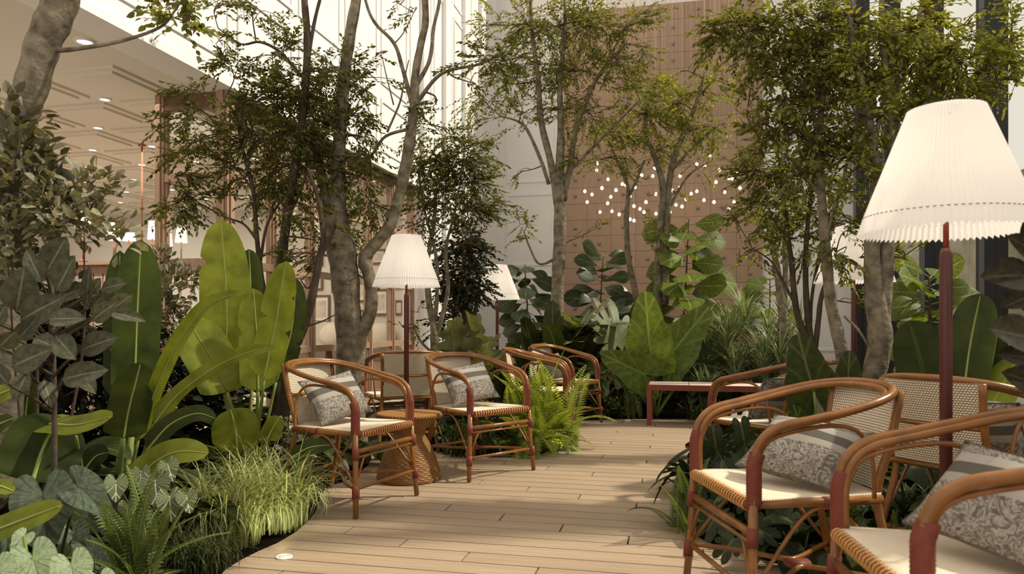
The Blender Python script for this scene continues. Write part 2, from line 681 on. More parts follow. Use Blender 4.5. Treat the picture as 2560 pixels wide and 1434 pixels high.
for k, y in enumerate(posts):
    post(XG, y, 0.11 if k == 0 else 0.075)
post(-4.42, YG0, 0.085)
for i, z in enumerate(rails):
    h = 0.13 if i == 4 else 0.07
    m_ = M['timber_dk'] if i == 4 else M['timber']
    for k in range(6):
        MB().bb(XG - 0.035, XG + 0.035, posts[k] + 0.04, posts[k + 1] - 0.04, z - h / 2, z + h / 2).obj('rail', m_, g, smooth=False)
        if i:
            MB().bb(XG - 0.004, XG + 0.004, posts[k] + 0.036, posts[k + 1] - 0.036, rails[i - 1] + 0.03, z - 0.03).obj('pane', M['glass'], g, smooth=False)
    MB().bb(-4.38, XG - 0.055, YG0 - 0.035, YG0 + 0.035, z - h / 2, z + h / 2).obj('rail', m_, g, smooth=False)
    if i:
        MB().bb(-4.38, XG - 0.05, YG0 - 0.004, YG0 + 0.004, rails[i - 1] + 0.03, z - 0.03).obj('pane', M['glass'], g, smooth=False)

# ---- dining room walls ---------------------------------------------------------
M['dining_wall'] = plain('dining_wall_paint', (212, 205, 194), 0.8, 0.2)
struct(MB().bb(-14, XW - 0.3, 11.6, 11.8, 0, ZS).obj('wall_dining', M['dining_wall'], smooth=False), 'dining room wall hung with small framed pictures')
struct(MB().bb(-14.2, -14, -2, 11.8, 0, ZS).obj('wall_side', M['dining_wall'], smooth=False), 'far side wall of the dining room')

# ---- back wall with clay tile panel ---------------------------------------------
mb = MB()
mb.bb(XW, XR + 0.1, YB, YB + 0.3, 0, 10.5)
wb = struct(mb.obj('wall_back', M['white'], smooth=False), 'tall white back wall with a tan tiled panel')
TX0, TX1, NC = -2.29, 1.57, 8
TW, THT = (TX1 - TX0) / NC, 0.325
MB().bb(TX0, TX1, YB - 0.05, YB, 0.2, 0.2 + 22 * THT).obj('panel_backing', M['clay_dk'], wb, smooth=False)
tm = MB()
tm.bb(-TW / 2 + 0.003, TW / 2 - 0.003, -0.02, 0, -THT / 2 + 0.003, THT / 2 - 0.003)
tmm = tm.mesh('tile', M['clay'], smooth=False)
pm = MB()
pm.lathe([(0.036, 0.0), (0.036, 0.015), (0.018, 0.035), (0.0001, 0.035)], 10)
pm.v = [(x, -0.02 - z, y) for (x, y, z) in pm.v]
pmm = pm.mesh('peg', M['niche'], smooth=False)
for c in range(NC):
    for r in range(22):
        z = 0.2 + THT * (r + 0.5)
        t = link('tile', tmm, wb, Matrix.Translation((TX0 + TW * (c + 0.5), YB - 0.05, z)))
        if (c * 3 + r) % 4 != 1:
            link('peg', pmm, t)
bm = frame_mesh('back_panel_moulding', 1.0, 1.5, 0.05, 0.016, 'y')
for k in range(5):
    link('panel_moulding', bm, wb, Matrix.Translation((-3.5, YB, 0.5 + 1.72 * k)))
for k in range(5):
    link('panel_moulding', bm, wb, Matrix.Translation((1.9, YB, 0.5 + 1.72 * k)))
# reception counter seen through the planting
rc = thing('reception_counter', 'long low white counter with terracotta front standing before the tan tiled wall', 'counter', (0.2, 12.9, 0))
MB().bb(-1.5, 1.5, -0.3, 0.3, 0, 1.05).obj('body', plain('terracotta_front', (176, 100, 70), 0.6), rc, smooth=False)
MB().bb(-1.6, 1.6, -0.36, 0.36, 1.05, 1.12).obj('top', M['white'], rc, smooth=False)

# ---- right glazed wall ------------------------------------------------------------
w2 = link('window_2', None)
struct(w2, 'tall black steel glazed wall on the right')
mys = [1.2, 3.1, 5.05, 6.98, 8.94, 10.9, 12.86, 14.8]
for y in mys:
    MB().bb(XR - 0.12, XR + 0.12, y - 0.1, y + 0.1, 0, 10).obj('mullion', M['black'], w2, smooth=False)
    MB().bb(XR - 0.16, XR - 0.12, y - 0.13, y - 0.1, 0, 10).obj('flange', M['steel'], w2, smooth=False)
for a, b in zip(mys[:-1], mys[1:]):
    MB().bb(XR - 0.006, XR + 0.006, a + 0.1, b - 0.1, 0.1, 10).obj('pane', M['glass'], w2, smooth=False)
    MB().bb(XR - 0.05, XR + 0.05, a + 0.1, b - 0.1, 0, 0.1).obj('sill_rail', M['black'], w2, smooth=False)
struct(MB().bb(5.6, 5.8, 2, 30, 0, 3.6).obj('wall_outside', M['concrete'], smooth=False), 'weathered concrete wall outside the right windows')
struct(MB().bb(XR, 5.7, -1, 30, -0.12, -0.02).obj('floor_outside', plain('pale_paving', (200, 196, 190), 0.8), smooth=False), 'pale paving outside the right windows')


# ================================================================== FURNITURE
M['lash'] = plain('golden_lashing', (196, 142, 78), 0.35, 0.5, noise=0.2, nscale=60)


def arm_path(s, off=0.0, dz=0.0):
    P = [(0.262, -0.262, 0.44), (0.262, -0.262, 0.55), (0.264, -0.24, 0.625), (0.272, -0.18, 0.672), (0.285, -0.07, 0.697), (0.29, 0.045, 0.722),
         (0.27, 0.165, 0.752), (0.213, 0.243, 0.773), (0.115, 0.288, 0.785), (0.0, 0.302, 0.788)]
    out = []
    for x, y, z in P:
        k = max(0.0, min(1.0, (z - 0.5) / 0.2))
        L = math.hypot(x, y)
        out.append(((x - off * (x / L)) * s, y - off * (y / L), z + dz * k))
    return out


def full_arm(off, dz):
    a = arm_path(1, off, dz)
    b = arm_path(-1, off, dz)
    return [Vector(p) for p in spline(a + b[::-1][1:], 5)]


def ring(mb, c, axis, r, n=1, w=0.008):
    c, axis = Vector(c), Vector(axis).normalized()
    mb.tube([c - axis * w / 2, c + axis * w / 2], r, 10)


def make_chair():
    t = thing('rattan_armchair', 'x', 'chair', group='rattan armchairs on the deck')
    ra, wr = M['rattan'], M['wrap']
    MB().tube(full_arm(0, 0), 0.0145, 10).obj('arm_rail', ra, t)
    MB().tube(full_arm(0.022, -0.010), 0.0115, 10).obj('arm_rail', ra, t)
    back_prof = lambda s, z: Vector((s * (0.185 + 0.02 * (z - 0.45) / 0.33), 0.212 + 0.065 * max(0.0, (z - 0.42)) / 0.36, z))
    for s in (1, -1):
        # front leg with its binding
        MB().tube([(0.29 * s, -0.285, 0), (0.272 * s, -0.27, 0.2), (0.262 * s, -0.262, 0.46)], [0.0145, 0.0155, 0.0155], 10).obj('leg', ra, t)
        mb = MB()
        pts, rad = [], []
        for i in range(33):
            z = 0.425 + 0.165 * i / 32
            y = -0.262 + (0.012 if z > 0.55 else 0) * (z - 0.55) / 0.04
            pts.append((0.258 * s, y + 0.004, z))
            rad.append(0.0245 + (0.0014 if i % 2 else 0))
        mb.tube(pts, rad, 12, flat=0.85)
        mb.obj('binding', wr, t)
        # rear leg and back post
        MB().tube([Vector(p) for p in spline([(0.235 * s, 0.3, 0), (0.215 * s, 0.243, 0.2), (0.19 * s, 0.2, 0.42), tuple(back_prof(s, 0.6)), tuple(back_prof(s, 0.775))], 4)], 0.0145, 8).obj('back_post', ra, t)
        # inner arm loop
        lp = [(0.243 * s, -0.243, 0.56), (0.25 * s, -0.2, 0.628), (0.258 * s, -0.09, 0.662), (0.262 * s, 0.02, 0.672), (0.258 * s, 0.09, 0.652), (0.25 * s, 0.14, 0.59), (0.242 * s, 0.158, 0.5), (0.236 * s, 0.162, 0.43)]
        MB().tube([Vector(p) for p in spline(lp, 4)], 0.0075, 8).obj('arm_loop', ra, t)
        # side seat rail
        MB().tube([(0.25 * s, -0.25, 0.425), (0.235 * s, 0.0, 0.422), (0.205 * s, 0.205, 0.42)], 0.0155, 8).obj('seat_rail', ra, t)
        ring(b := MB(), (0.235 * s, 0.0, 0.422), (0, 1, 0), 0.0185, w=0.03)
        b.obj('binding', wr, t)
        # A-brace under the side
        MB().tube([Vector(p) for p in spline([(0.276 * s, -0.272, 0.15), (0.25 * s, -0.13, 0.33), (0.24 * s, -0.05, 0.398), (0.237 * s, 0.03, 0.398), (0.228 * s, 0.11, 0.33), (0.222 * s, 0.258, 0.15)], 3)], 0.007, 6).obj('brace', ra, t)
        # curved low stretcher, meeting its twin at the middle
        MB().tube([Vector(p) for p in spline([(0.277 * s, -0.274, 0.145), (0.19 * s, -0.14, 0.147), (0.055 * s, -0.01, 0.15), (0.055 * s, 0.05, 0.15), (0.15 * s, 0.17, 0.15), (0.221 * s, 0.258, 0.15)], 4)], 0.0095, 6).obj('stretcher', ra, t)
        for z, r in ((0.325, 0.0195), (0.13, 0.0195)):
            mb = MB()
            pts = [(0.262 * s + (0.46 - zz) * 0.0609 * s, -0.262 - (0.46 - zz) * 0.05, zz) for zz in (z - 0.03, z, z + 0.03)]
            mb.tube(pts, r, 10)
            mb.obj('binding', wr, t)
        MB().lathe([(0.016, -0.004), (0.022, 0), (0.016, 0.004)], 10, (0.2835 * s, -0.279, 0.096), cap=False).obj('collar', ra, t)
        # brace from front leg to the upper front stretcher
        MB().tube([(0.277 * s, -0.274, 0.16), (0.2 * s, -0.268, 0.298), (0.15 * s, -0.266, 0.305)], 0.007, 6).obj('brace', ra, t)
    MB().tube([(-0.255, -0.266, 0.335), (0.255, -0.266, 0.335)], 0.0135, 8).obj('stretcher', ra, t)
    MB().tube([(-0.27, -0.27, 0.305), (0.27, -0.27, 0.305)], 0.0065, 6).obj('stretcher', ra, t)
    MB().tube([(-0.277, -0.274, 0.145), (0.277, -0.274, 0.145)], 0.0095, 8).obj('stretcher', ra, t)
    MB().tube([(-0.222, 0.258, 0.15), (0.222, 0.258, 0.15)], 0.0095, 8).obj('stretcher', ra, t)
    MB().tube([(0.0, -0.02, 0.15), (0.0, 0.06, 0.15)], 0.032, 8, flat=0.4).obj('binding', wr, t)
    MB().tube([(-0.19, 0.208, 0.425), (0.19, 0.208, 0.425)], 0.0125, 8).obj('seat_rail', ra, t)
    MB().tube([Vector(p) for p in spline([(-0.193, 0.235, 0.6), (-0.1, 0.252, 0.6), (0, 0.259, 0.6), (0.1, 0.252, 0.6), (0.193, 0.235, 0.6)], 3)], 0.0105, 8).obj('back_rail', ra, t)
    # seat panel
    mb = MB()
    n = 12
    vs, uvs, fs = [], [], []
    for side, dz in ((0, 0.012), (1, -0.006)):
        for j in range(n + 1):
            for i in range(n + 1):
                u, v = i / n, j / n
                w = 0.262 - 0.058 * v
                y = -0.268 + 0.474 * v
                z = 0.428 + dz - 0.012 * math.sin(PI * u) * math.sin(PI * v)
                vs.append(((u * 2 - 1) * w, y, z))
                uvs.append((u, v))
    for j in range(n):
        for i in range(n):
            a = j * (n + 1) + i
            fs.append((a, a + 1, a + n + 2, a + n + 1))
            b = a + (n + 1) ** 2
            fs.append((b, b + n + 1, b + n + 2, b + 1))
    for i in range(n):
        o2 = (n + 1) ** 2
        fs.append((i, i + o2, i + 1 + o2, i + 1))
        e = n * (n + 1)
        fs.append((e + i, e + i + 1, e + i + 1 + o2, e + i + o2))
        fs.append((i * (n + 1), (i + 1) * (n + 1), (i + 1) * (n + 1) + o2, i * (n + 1) + o2))
        fs.append((i * (n + 1) + n, i * (n + 1) + n + o2, (i + 1) * (n + 1) + n + o2, (i + 1) * (n + 1) + n))
    mb.add(vs, fs, uvs)
    mb.obj('seat', M['cane'], t)
    # front rail and its lashing
    MB().tube([(-0.262, -0.27, 0.422), (0.262, -0.27, 0.422)], 0.0155, 8).obj('seat_rail', wr, t)
    mb = MB()
    N = 23
    for i in range(N):
        x = -0.232 + 0.464 * i / (N - 1)
        pts = []
        for k in range(9):
            a = -0.6 * PI + 1.75 * PI * k / 8
            pts.append((x + 0.004 * k / 8, -0.27 - math.sin(a) * 0.018 * (1 if True else 0), 0.422 - math.cos(a) * 0.0185))
        mb.tube(pts, 0.004, 5)
    o = mb.obj('lashing', M['lash'], t)
    o['kind'] = 'stuff'
    # woven back panels
    for z0, z1 in ((0.61, 0.775), (0.44, 0.592)):
        mb = MB()
        vs, uvs, fs = [], [], []
        nu, nv = 14, 5
        for side, dy in ((0, -0.004), (1, 0.004)):
            for j in range(nv + 1):
                for i in range(nu + 1):
                    u, v = i / nu, j / nv
                    z = z0 + (z1 - z0) * v
                    s = u * 2 - 1
                    base = back_prof(1, z)
                    k = (z - 0.42) / 0.36
                    vs.append((s * base.x, base.y + dy + 0.028 * (1 - s * s) * max(0.15, k), z))
                    uvs.append((u, (z - 0.44) / 0.34))
        o2 = (nu + 1) * (nv + 1)
        for j in range(nv):
            for i in range(nu):
                a = j * (nu + 1) + i
                fs.append((a, a + 1, a + nu + 2, a + nu + 1))
                b = a + o2
                fs.append((b, b + nu + 1, b + nu + 2, b + 1))
        mb.add(vs, fs, uvs)
        mb.obj('back_panel', M['caneback'], t)
    return t


def pillow_mat():
    m, nt, out = newmat('patterned_linen')
    uv = nd(nt, 'UVMap')
    sep = nd(nt, 'SeparateXYZ')
    nt.links.new(uv.outputs[0], sep.inputs[0])
    v = sep.outputs[1]
    tc = nd(nt, 'TexCoord')
    n0 = nd(nt, 'TexNoise', i_Scale=9.0, i_Detail=3.5, i_Distortion=1.8)
    nt.links.new(tc.outputs['Object'], n0.inputs['Vector'])
    w = math_n(nt, 'FRACT', math_n(nt, 'MULTIPLY', n0.outputs[0], 11.0))
    marble = ramp(nt, w, [(0.0, lin((92, 85, 78))), (0.25, lin((132, 125, 116))), (0.6, lin((164, 157, 147))), (0.9, lin((108, 100, 93)))])
    n1 = nd(nt, 'TexNoise', i_Scale=60.0, i_Detail=4.0)
    nt.links.new(tc.outputs['Object'], n1.inputs['Vector'])
    marble = mix_c(nt, math_n(nt, 'GREATER_THAN', n1.outputs[0], 0.6), marble, lin((96, 86, 78)))
    bands = ramp(nt, v, [(0.0, lin((160, 153, 143))), (0.46, lin((156, 149, 139))), (0.56, lin((92, 87, 80))), (0.70, lin((164, 157, 148))), (0.82, lin((134, 127, 119)))])
    for n in nt.nodes:
        if n.type == 'VALTORGB' and len(n.color_ramp.elements) == 5:
            n.color_ramp.interpolation = 'CONSTANT'
    top = math_n(nt, 'GREATER_THAN', v, 0.82)
    bot = math_n(nt, 'LESS_THAN', v, 0.46)
    col = mix_c(nt, math_n(nt, 'MAXIMUM', top, bot), bands, marble)
    b = nd(nt, 'BsdfPrincipled')
    b.inputs['Roughness'].default_value = 0.8
    b.inputs['Specular IOR Level'].default_value = 0.15
    nt.links.new(col, b.inputs['Base Color'])
    nt.links.new(b.outputs[0], out.inputs[0])
    return m


M['pillow'] = pillow_mat()
M['piping'] = plain('pillow_piping', (92, 84, 76), 0.8)


def make_pillow(seed=0):
    r = random.Random(seed)
    n = 18
    S, SY, T = 0.195, 0.145, 0.06
    mb = MB()
    vs, uvs, fs = [], [], []

    def xy(i, j):
        u, v = i / n * 2 - 1, j / n * 2 - 1
        pin = 1 - 0.10 * (1 - abs(u) ** 2) * abs(v) ** 4
        pin2 = 1 - 0.10 * (1 - abs(v) ** 2) * abs(u) ** 4
        return u, v, u * S * pin2, v * SY * pin
    for sd in (1, -1):
        for j in range(n + 1):
            for i in range(n + 1):
                u, v, x, y = xy(i, j)
                h = ((1 - u ** 2) * (1 - v ** 2))
                z = T * max(0, h) ** 0.42
                z += 0.006 * math.sin(u * 5 + seed) * math.cos(v * 4 - seed) * max(0, h)
                vs.append((x, y, sd * z))
                uvs.append((i / n, j / n))
    for j in range(n):
        for i in range(n):
            a = j * (n + 1) + i
            fs.append((a, a + 1, a + n + 2, a + n + 1))
            b = a + (n + 1) ** 2
            fs.append((b, b + n + 1, b + n + 2, b + 1))
    mb.add(vs, fs, uvs)
    t = thing('throw_pillow', 'x', 'pillow', group='striped throw pillows')
    mb.obj('cover', M['pillow'], t)
    pts = []
    for k in range(4 * n + 1):
        kk = k % (4 * n)
        q, m_ = divmod(kk, n)
        i, j = ((m_, 0), (n, m_), (n - m_, n), (0, n - m_))[q]
        u, v, x, y = xy(i, j)
        pts.append((x, y, 0))
    MB().tube(pts, 0.0042, 5, cap=False).obj('piping', M['piping'], t)
    return t


chair0 = make_chair()
pillow0 = make_pillow(2)
_used = {'c': False, 'p': False}


def tree_of(objs, Ms=None):
    V, Fc = [], []
    for i, o in enumerate(objs):
        m = Ms[i] if Ms else o.matrix_world
        b = len(V)
        V += [m @ v.co for v in o.data.vertices]
        Fc += [tuple(b + k for k in p.vertices) for p in o.data.polygons]
    return BVHTree.FromPolygons(V, Fc)


def put_chair(xc, d, fx, fd, label, z=0.0):
    """front-leg midpoint on the floor and facing direction, both in camera-floor coordinates"""
    f = cw(fx, fd).normalized()
    rot = math.atan2(f.y, f.x) + PI / 2
    o = cw(xc, d, z + 0.005) - f * 0.285
    if not _used['c']:
        c = chair0
        c.location = o
        c.rotation_euler = (0, 0, rot)
        c['label'] = label
        _used['c'] = True
    else:
        c = dup(chair0, o, rot, label)
    return o, rot


def put_pillow(chair, label, x=0.0, y=0.10, tilt=62, yaw=0, roll=0, z=0.578):
    o, rot = chair
    Mx = Matrix.Translation(o) @ Matrix.Rotation(rot, 4, 'Z') @ Matrix.Translation((x, y, z)) @ Matrix.Rotation(math.radians(yaw), 4, 'Z') @ Matrix.Rotation(math.radians(tilt), 4, 'X') @ Matrix.Rotation(math.radians(roll), 4, 'Z')
    if not _used['p']:
        p = pillow0
        _used['p'] = True
    else:
        p = dup(pillow0, (0, 0, 0), 0)
    p['label'] = label
    # settle the pillow on the seat: the smallest shift that clears cane, arms and back
    Cm = Matrix.Translation(o) @ Matrix.Rotation(rot, 4, 'Z')
    ct = tree_of(list(chair0.children), [Cm] * len(chair0.children))
    pc = list(p.children)
    cand = sorted(((dx * 0.012, dy * 0.012, dz * 0.008) for dx in range(-7, 8) for dy in range(-10, 4) for dz in range(0, 8)), key=lambda c: c[0] ** 2 + c[1] ** 2 + 2 * c[2] ** 2)
    for c in cand:
        My = Matrix.Translation(Cm.to_3x3() @ Vector(c)) @ Mx
        if not ct.overlap(tree_of(pc, [My] * len(pc))):
            Mx = My
            break
    p.matrix_basis = Mx
    return p


c_l1 = put_chair(-0.682, 4.08, 0.905, -0.427, 'rattan armchair nearest the tall grass, with a striped pillow, left of the wicker table')
c_l2 = put_chair(-0.062, 4.90, 0.69, -0.73, 'rattan armchair right of the wicker table, with a striped pillow, beside the bright fern')
c_l3 = put_chair(-1.0, 6.27, -0.35, 0.94, 'rattan armchair turned away behind the left lamp pole')
c_4a = put_chair(0.752, 7.34, 0.82, -0.57, 'far rattan armchair at the deck end, left of the bench')
c_4b = put_chair(0.51, 6.47, 0.99, -0.12, 'rattan armchair half hidden behind the bright fern')
c_r0 = put_chair(1.40, 4.57, -0.50, 0.86, 'rattan armchair facing away in front of the russet bench')
c_r1 = put_chair(0.712, 2.60, -0.993, -0.11, 'rattan armchair in the right foreground with a pillow leaning on its back')
c_r2 = put_chair(0.85, 1.79, -0.994, 0.107, 'nearest rattan armchair, cut off by the right bottom corner')
c_r4 = put_chair(2.15, 3.2, 0.88, 0.47, 'rattan armchair seen from behind past the right lamp pole')
put_pillow(c_l1, 'grey striped throw pillow on the armchair beside the tall grass', x=0.0, y=0.09, tilt=56, yaw=-14, roll=8, z=0.565)
put_pillow(c_l2, 'grey striped throw pillow on the armchair right of the wicker table', x=0.0, y=0.06, tilt=58, yaw=-10, roll=8, z=0.565)
put_pillow(c_l3, 'throw pillow on the armchair turned away behind the left lamp', x=-0.04, y=0.06, tilt=60, yaw=6)
put_pillow(c_4a, 'throw pillow on the far armchair left of the bench', x=-0.06, y=0.07, tilt=60)
put_pillow(c_r0, 'throw pillow on the armchair facing away from the camera by the bench', x=0.05, y=0.06, tilt=60)
put_pillow(c_r1, 'throw pillow leaning on the right foreground armchair', x=0.01, y=0.075, tilt=36, yaw=38, roll=-8, z=0.535)
put_pillow(c_r2, 'throw pillow in the right bottom corner on the nearest armchair', x=0.0, y=0.05, tilt=44, yaw=38, roll=-10, z=0.55)
put_pillow(c_r4, 'throw pillow on the armchair seen from behind by the right lamp', x=-0.09, y=0.06, tilt=58, yaw=4)

# ---- wicker side table --------------------------------------------------------
tp = cw(-0.668, 4.8)
tt = thing('wicker_table', 'round hourglass wicker side table between the two left armchairs', 'side table', tp)
prof = [(0.2, 0.0), (0.205, 0.02), (0.196, 0.06), (0.175, 0.13), (0.142, 0.215), (0.108, 0.275), (0.098, 0.305), (0.108, 0.325), (0.15, 0.365), (0.195, 0.405), (0.205, 0.415)]
pp = spline(prof, 14)
ROWS = 36
Ls = [0.0]
for i in range(1, len(pp)):
    Ls.append(Ls[-1] + float(np.linalg.norm(pp[i] - pp[i - 1])))
mb = MB()
seg = 144
vs, uvs, fs = [], [], []
NR = ROWS * 4
for j in range(NR + 1):
    t_ = Ls[-1] * j / NR
    i = min(len(pp) - 2, max(0, next((q for q in range(len(Ls)) if Ls[q] > t_), len(Ls) - 1) - 1))
    f_ = (t_ - Ls[i]) / max(1e-9, Ls[i + 1] - Ls[i])
    r, z = pp[i] + (pp[i + 1] - pp[i]) * min(1.0, f_)
    row, ph = divmod(j, 4)
    for k in range(seg):
        a = 2 * PI * k / seg
        bump = 0.0052 * math.sin(PI * ph / 4) * (0.55 + 0.45 * math.cos(2 * PI * k / 6 + PI * row))
        vs.append(((r + bump) * math.cos(a), (r + bump) * math.sin(a), z))
        uvs.append((k / seg, j / NR))
for j in range(NR):
    for k in range(seg):
        k2 = (k + 1) % seg
        fs.append((j * seg + k, j * seg + k2, (j + 1) * seg + k2, (j + 1) * seg + k))
mb.add(vs, fs, uvs)
mb.obj('woven_body', M['wicker'], tt)
MB().lathe([(0.203, 0.412), (0.206, 0.424), (0.203, 0.432), (0.192, 0.434), (0.0005, 0.434)], 48, cap=False).obj('top', plain('wicker_top', (156, 108, 54), 0.45, 0.4, noise=0.2, nscale=30, stretch=(1, 8, 1), bump=0.4, bscale=60), tt)
mb = MB()
for k in range(60):
    a = 2 * PI * k / 60
    mb.tube([(0.206 * math.cos(a), 0.206 * math.sin(a), 0.402), (0.212 * math.cos(a + 0.04), 0.212 * math.sin(a + 0.04), 0.416), (0.204 * math.cos(a + 0.09), 0.204 * math.sin(a + 0.09), 0.432)], 0.0042, 5)
o = mb.obj('braided_rim', M['wicker'], tt)
o['kind'] = 'stuff'


# ---- floor lamps ------------------------------------------------------------------
def shade_mat():
    m, nt, out = newmat('pleated_shade')
    d = nd(nt, 'BsdfDiffuse')
    d.inputs[0].default_value = lin((232, 226, 218))
    tr = nd(nt, 'BsdfTranslucent')
    tr.inputs[0].default_value = lin((240, 234, 226))
    mx = nd(nt, 'MixShader', i_0=0.35)
    nt.links.new(d.outputs[0], mx.inputs[1])
    nt.links.new(tr.outputs[0], mx.inputs[2])
    e = nd(nt, 'Emission')
    e.inputs[0].default_value = lin((255, 248, 240))
    e.inputs[1].default_value = 0.16
    ad = nd(nt, 'AddShader')
    nt.links.new(mx.outputs[0], ad.inputs[0])
    nt.links.new(e.outputs[0], ad.inputs[1])
    nt.links.new(ad.outputs[0], out.inputs[0])
    return m


M['shade'] = shade_mat()
M['stitch'] = plain('shade_stitching', (150, 138, 122), 0.8)
M['bulb_soft'] = emit_mat('lamp_bulb', (255, 240, 216), 10)


def make_lamp():
    t = thing('floor_lamp', 'x', 'floor lamp', group='pleated floor lamps')
    N = 84
    Z0, Z1, R0, R1 = 1.28, 1.64, 0.238, 0.102
    mb = MB()
    rows = 6
    vs, uvs, fs = [], [], []
    for j in range(rows + 1):
        v = j / rows
        for k in range(2 * N):
            a = 2 * PI * k / (2 * N)
            amp = 0.0048 * (1 - v) + 0.0026 * v
            r = R0 + (R1 - R0) * v + (amp if k % 2 else -amp)
            z = Z0 + (Z1 - Z0) * v - (0.010 if (k % 2 and j == 0) else 0.0)
            vs.append((r * math.cos(a), r * math.sin(a), z))
            uvs.append((k / (2 * N), v))
    for j in range(rows):
        for k in range(2 * N):
            k2 = (k + 1) % (2 * N)
            fs.append((j * 2 * N + k, j * 2 * N + k2, (j + 1) * 2 * N + k2, (j + 1) * 2 * N + k))
    mb.add(vs, fs, uvs)
    sh = mb.obj('lamp_shade', M['shade'], t, smooth=False)
    mb = MB()
    zs = Z0 + 0.045
    rs = R0 + (R1 - R0) * (zs - Z0) / (Z1 - Z0) + 0.0045
    for k in range(N):
        a = 2 * PI * k / N
        b = a + 2 * PI / N * 0.5
        mb.tube([(rs * math.cos(a), rs * math.sin(a), zs), (rs * math.cos(b), rs * math.sin(b), zs)], 0.0016, 4)
    o = mb.obj('stitching', M['stitch'], sh)
    o['kind'] = 'stuff'
    MB().tube([(0, 0, 1.225), (0, 0, 1.36)], 0.0085, 10).obj('stem', plain('copper_red_stem', (140, 58, 38), 0.4), t)
    MB().lathe([(0.0175, 0.02), (0.0175, 1.21), (0.012, 1.228)], 20).obj('pole', M['lamp_metal'], t)
    MB().lathe([(0.14, 0.0), (0.14, 0.018), (0.02, 0.026)], 32).obj('base', M['lamp_metal'], t)
    MB().lathe([(0.001, 1.36), (0.022, 1.37), (0.034, 1.41), (0.03, 1.44), (0.001, 1.455)], 14).obj('bulb', M['bulb_soft'], t)
    # wire spider that carries the shade
    mb = MB()
    for k in range(3):
        a = 2 * PI * k / 3
        mb.tube([(0, 0, 1.6), (0.115 * math.cos(a), 0.115 * math.sin(a), 1.6)], 0.002, 4)
    mb.tube([(0, 0, 1.36), (0, 0, 1.6)], 0.003, 5)
    mb.obj('shade_carrier', M['steel'], t)
    return t


LAMPS = [(1016, 5.3, 'white pleated floor lamp on a russet pole behind the wicker table'),
         (2365, 2.2, 'large white pleated floor lamp on a dark red pole in the right foreground'),
         (1243, 7.9, 'white pleated floor lamp half hidden behind the dark bush, farthest back'),
         (2135, 4.75, 'white pleated floor lamp glowing behind the right tree trunks')]
lamp0 = make_lamp()
for i, (px, d, lab) in enumerate(LAMPS):
    p = cw((px - CX) / F * d, d)
    if i == 0:
        lamp0.location = p
        lamp0['label'] = lab
    else:
        dup(lamp0, p, 0.3 * i, lab)

# ---- bench ---------------------------------------------------------------------------
b0 = cw((1617 - CX) / F * 7.38, 7.38)
be = thing('garden_bench', 'low russet bench with pale top panels at the end of the deck', 'bench', b0)
W_, D_, H_ = 1.22, 0.46, 0.405
for a in range(3):
    MB().bb(0.02 + a * 0.395, 0.02 + a * 0.395 + 0.388, 0.02, D_ - 0.02, H_ - 0.012, H_ + 0.002).obj('top_panel', M['bench_top'], be, smooth=False)
fr = MB()
fr.bb(0, W_, 0, 0.02, H_ - 0.055, H_)
fr.bb(0, W_, D_ - 0.02, D_, H_ - 0.055, H_)
fr.bb(0, 0.02, 0.02, D_ - 0.02, H_ - 0.055, H_)
fr.bb(W_ - 0.02, W_, 0.02, D_ - 0.02, H_ - 0.055, H_)
fr.obj('frame', M['bench_wood'], be, smooth=False)
for x in (0.0, W_ - 0.045):
    for y in (0.0, D_ - 0.045):
        MB().bb(x, x + 0.045, y, y + 0.045, 0, H_ - 0.055).obj('leg', M['bench_wood'], be, smooth=False)

# ---- in-ground uplights -----------------------------------------------------------------
for (px, py, lab) in ((710, 1393, 'round in-ground light in the deck below the tall grass'), (1405, 1132, 'round in-ground light in the deck by the bright fern'), (1570, 1051, 'round in-ground light at the far end of the deck')):
    p = gnd(px, py)
    t = thing('deck_light', lab, 'ground light', p)
    MB().lathe([(0.034, 0.0), (0.036, 0.004), (0.03, 0.008), (0.026, 0.005)], 24, cap=False).obj('rim', M['white'], t)
    MB().lathe([(0.0265, 0.0015), (0.0265, 0.004)], 24).obj('lens', plain('light_lens', (196, 196, 150), 0.2, 0.5, emit=((255, 240, 190), 0.3)), t)
    if px == 1570:
        continue
    sp = bpy.data.lights.new('deck_light_beam', 'SPOT')
    sp.energy = 12 if px == 710 else 9
    sp.color = (1.0, 0.93, 0.66)
    sp.spot_size = math.radians(58)
    sp.spot_blend = 0.6
    sp.shadow_soft_size = 0.02
    so = bpy.data.objects.new('deck_light_beam', sp)
    COL.objects.link(so)
    so.location = p + Vector((0, 0, 0.02))
    tgt = at(690, 1250, 3.6) if px == 710 else at(1350, 1020, 5.9)
    so.rotation_euler = (so.location - tgt).to_track_quat('Z', 'Y').to_euler()

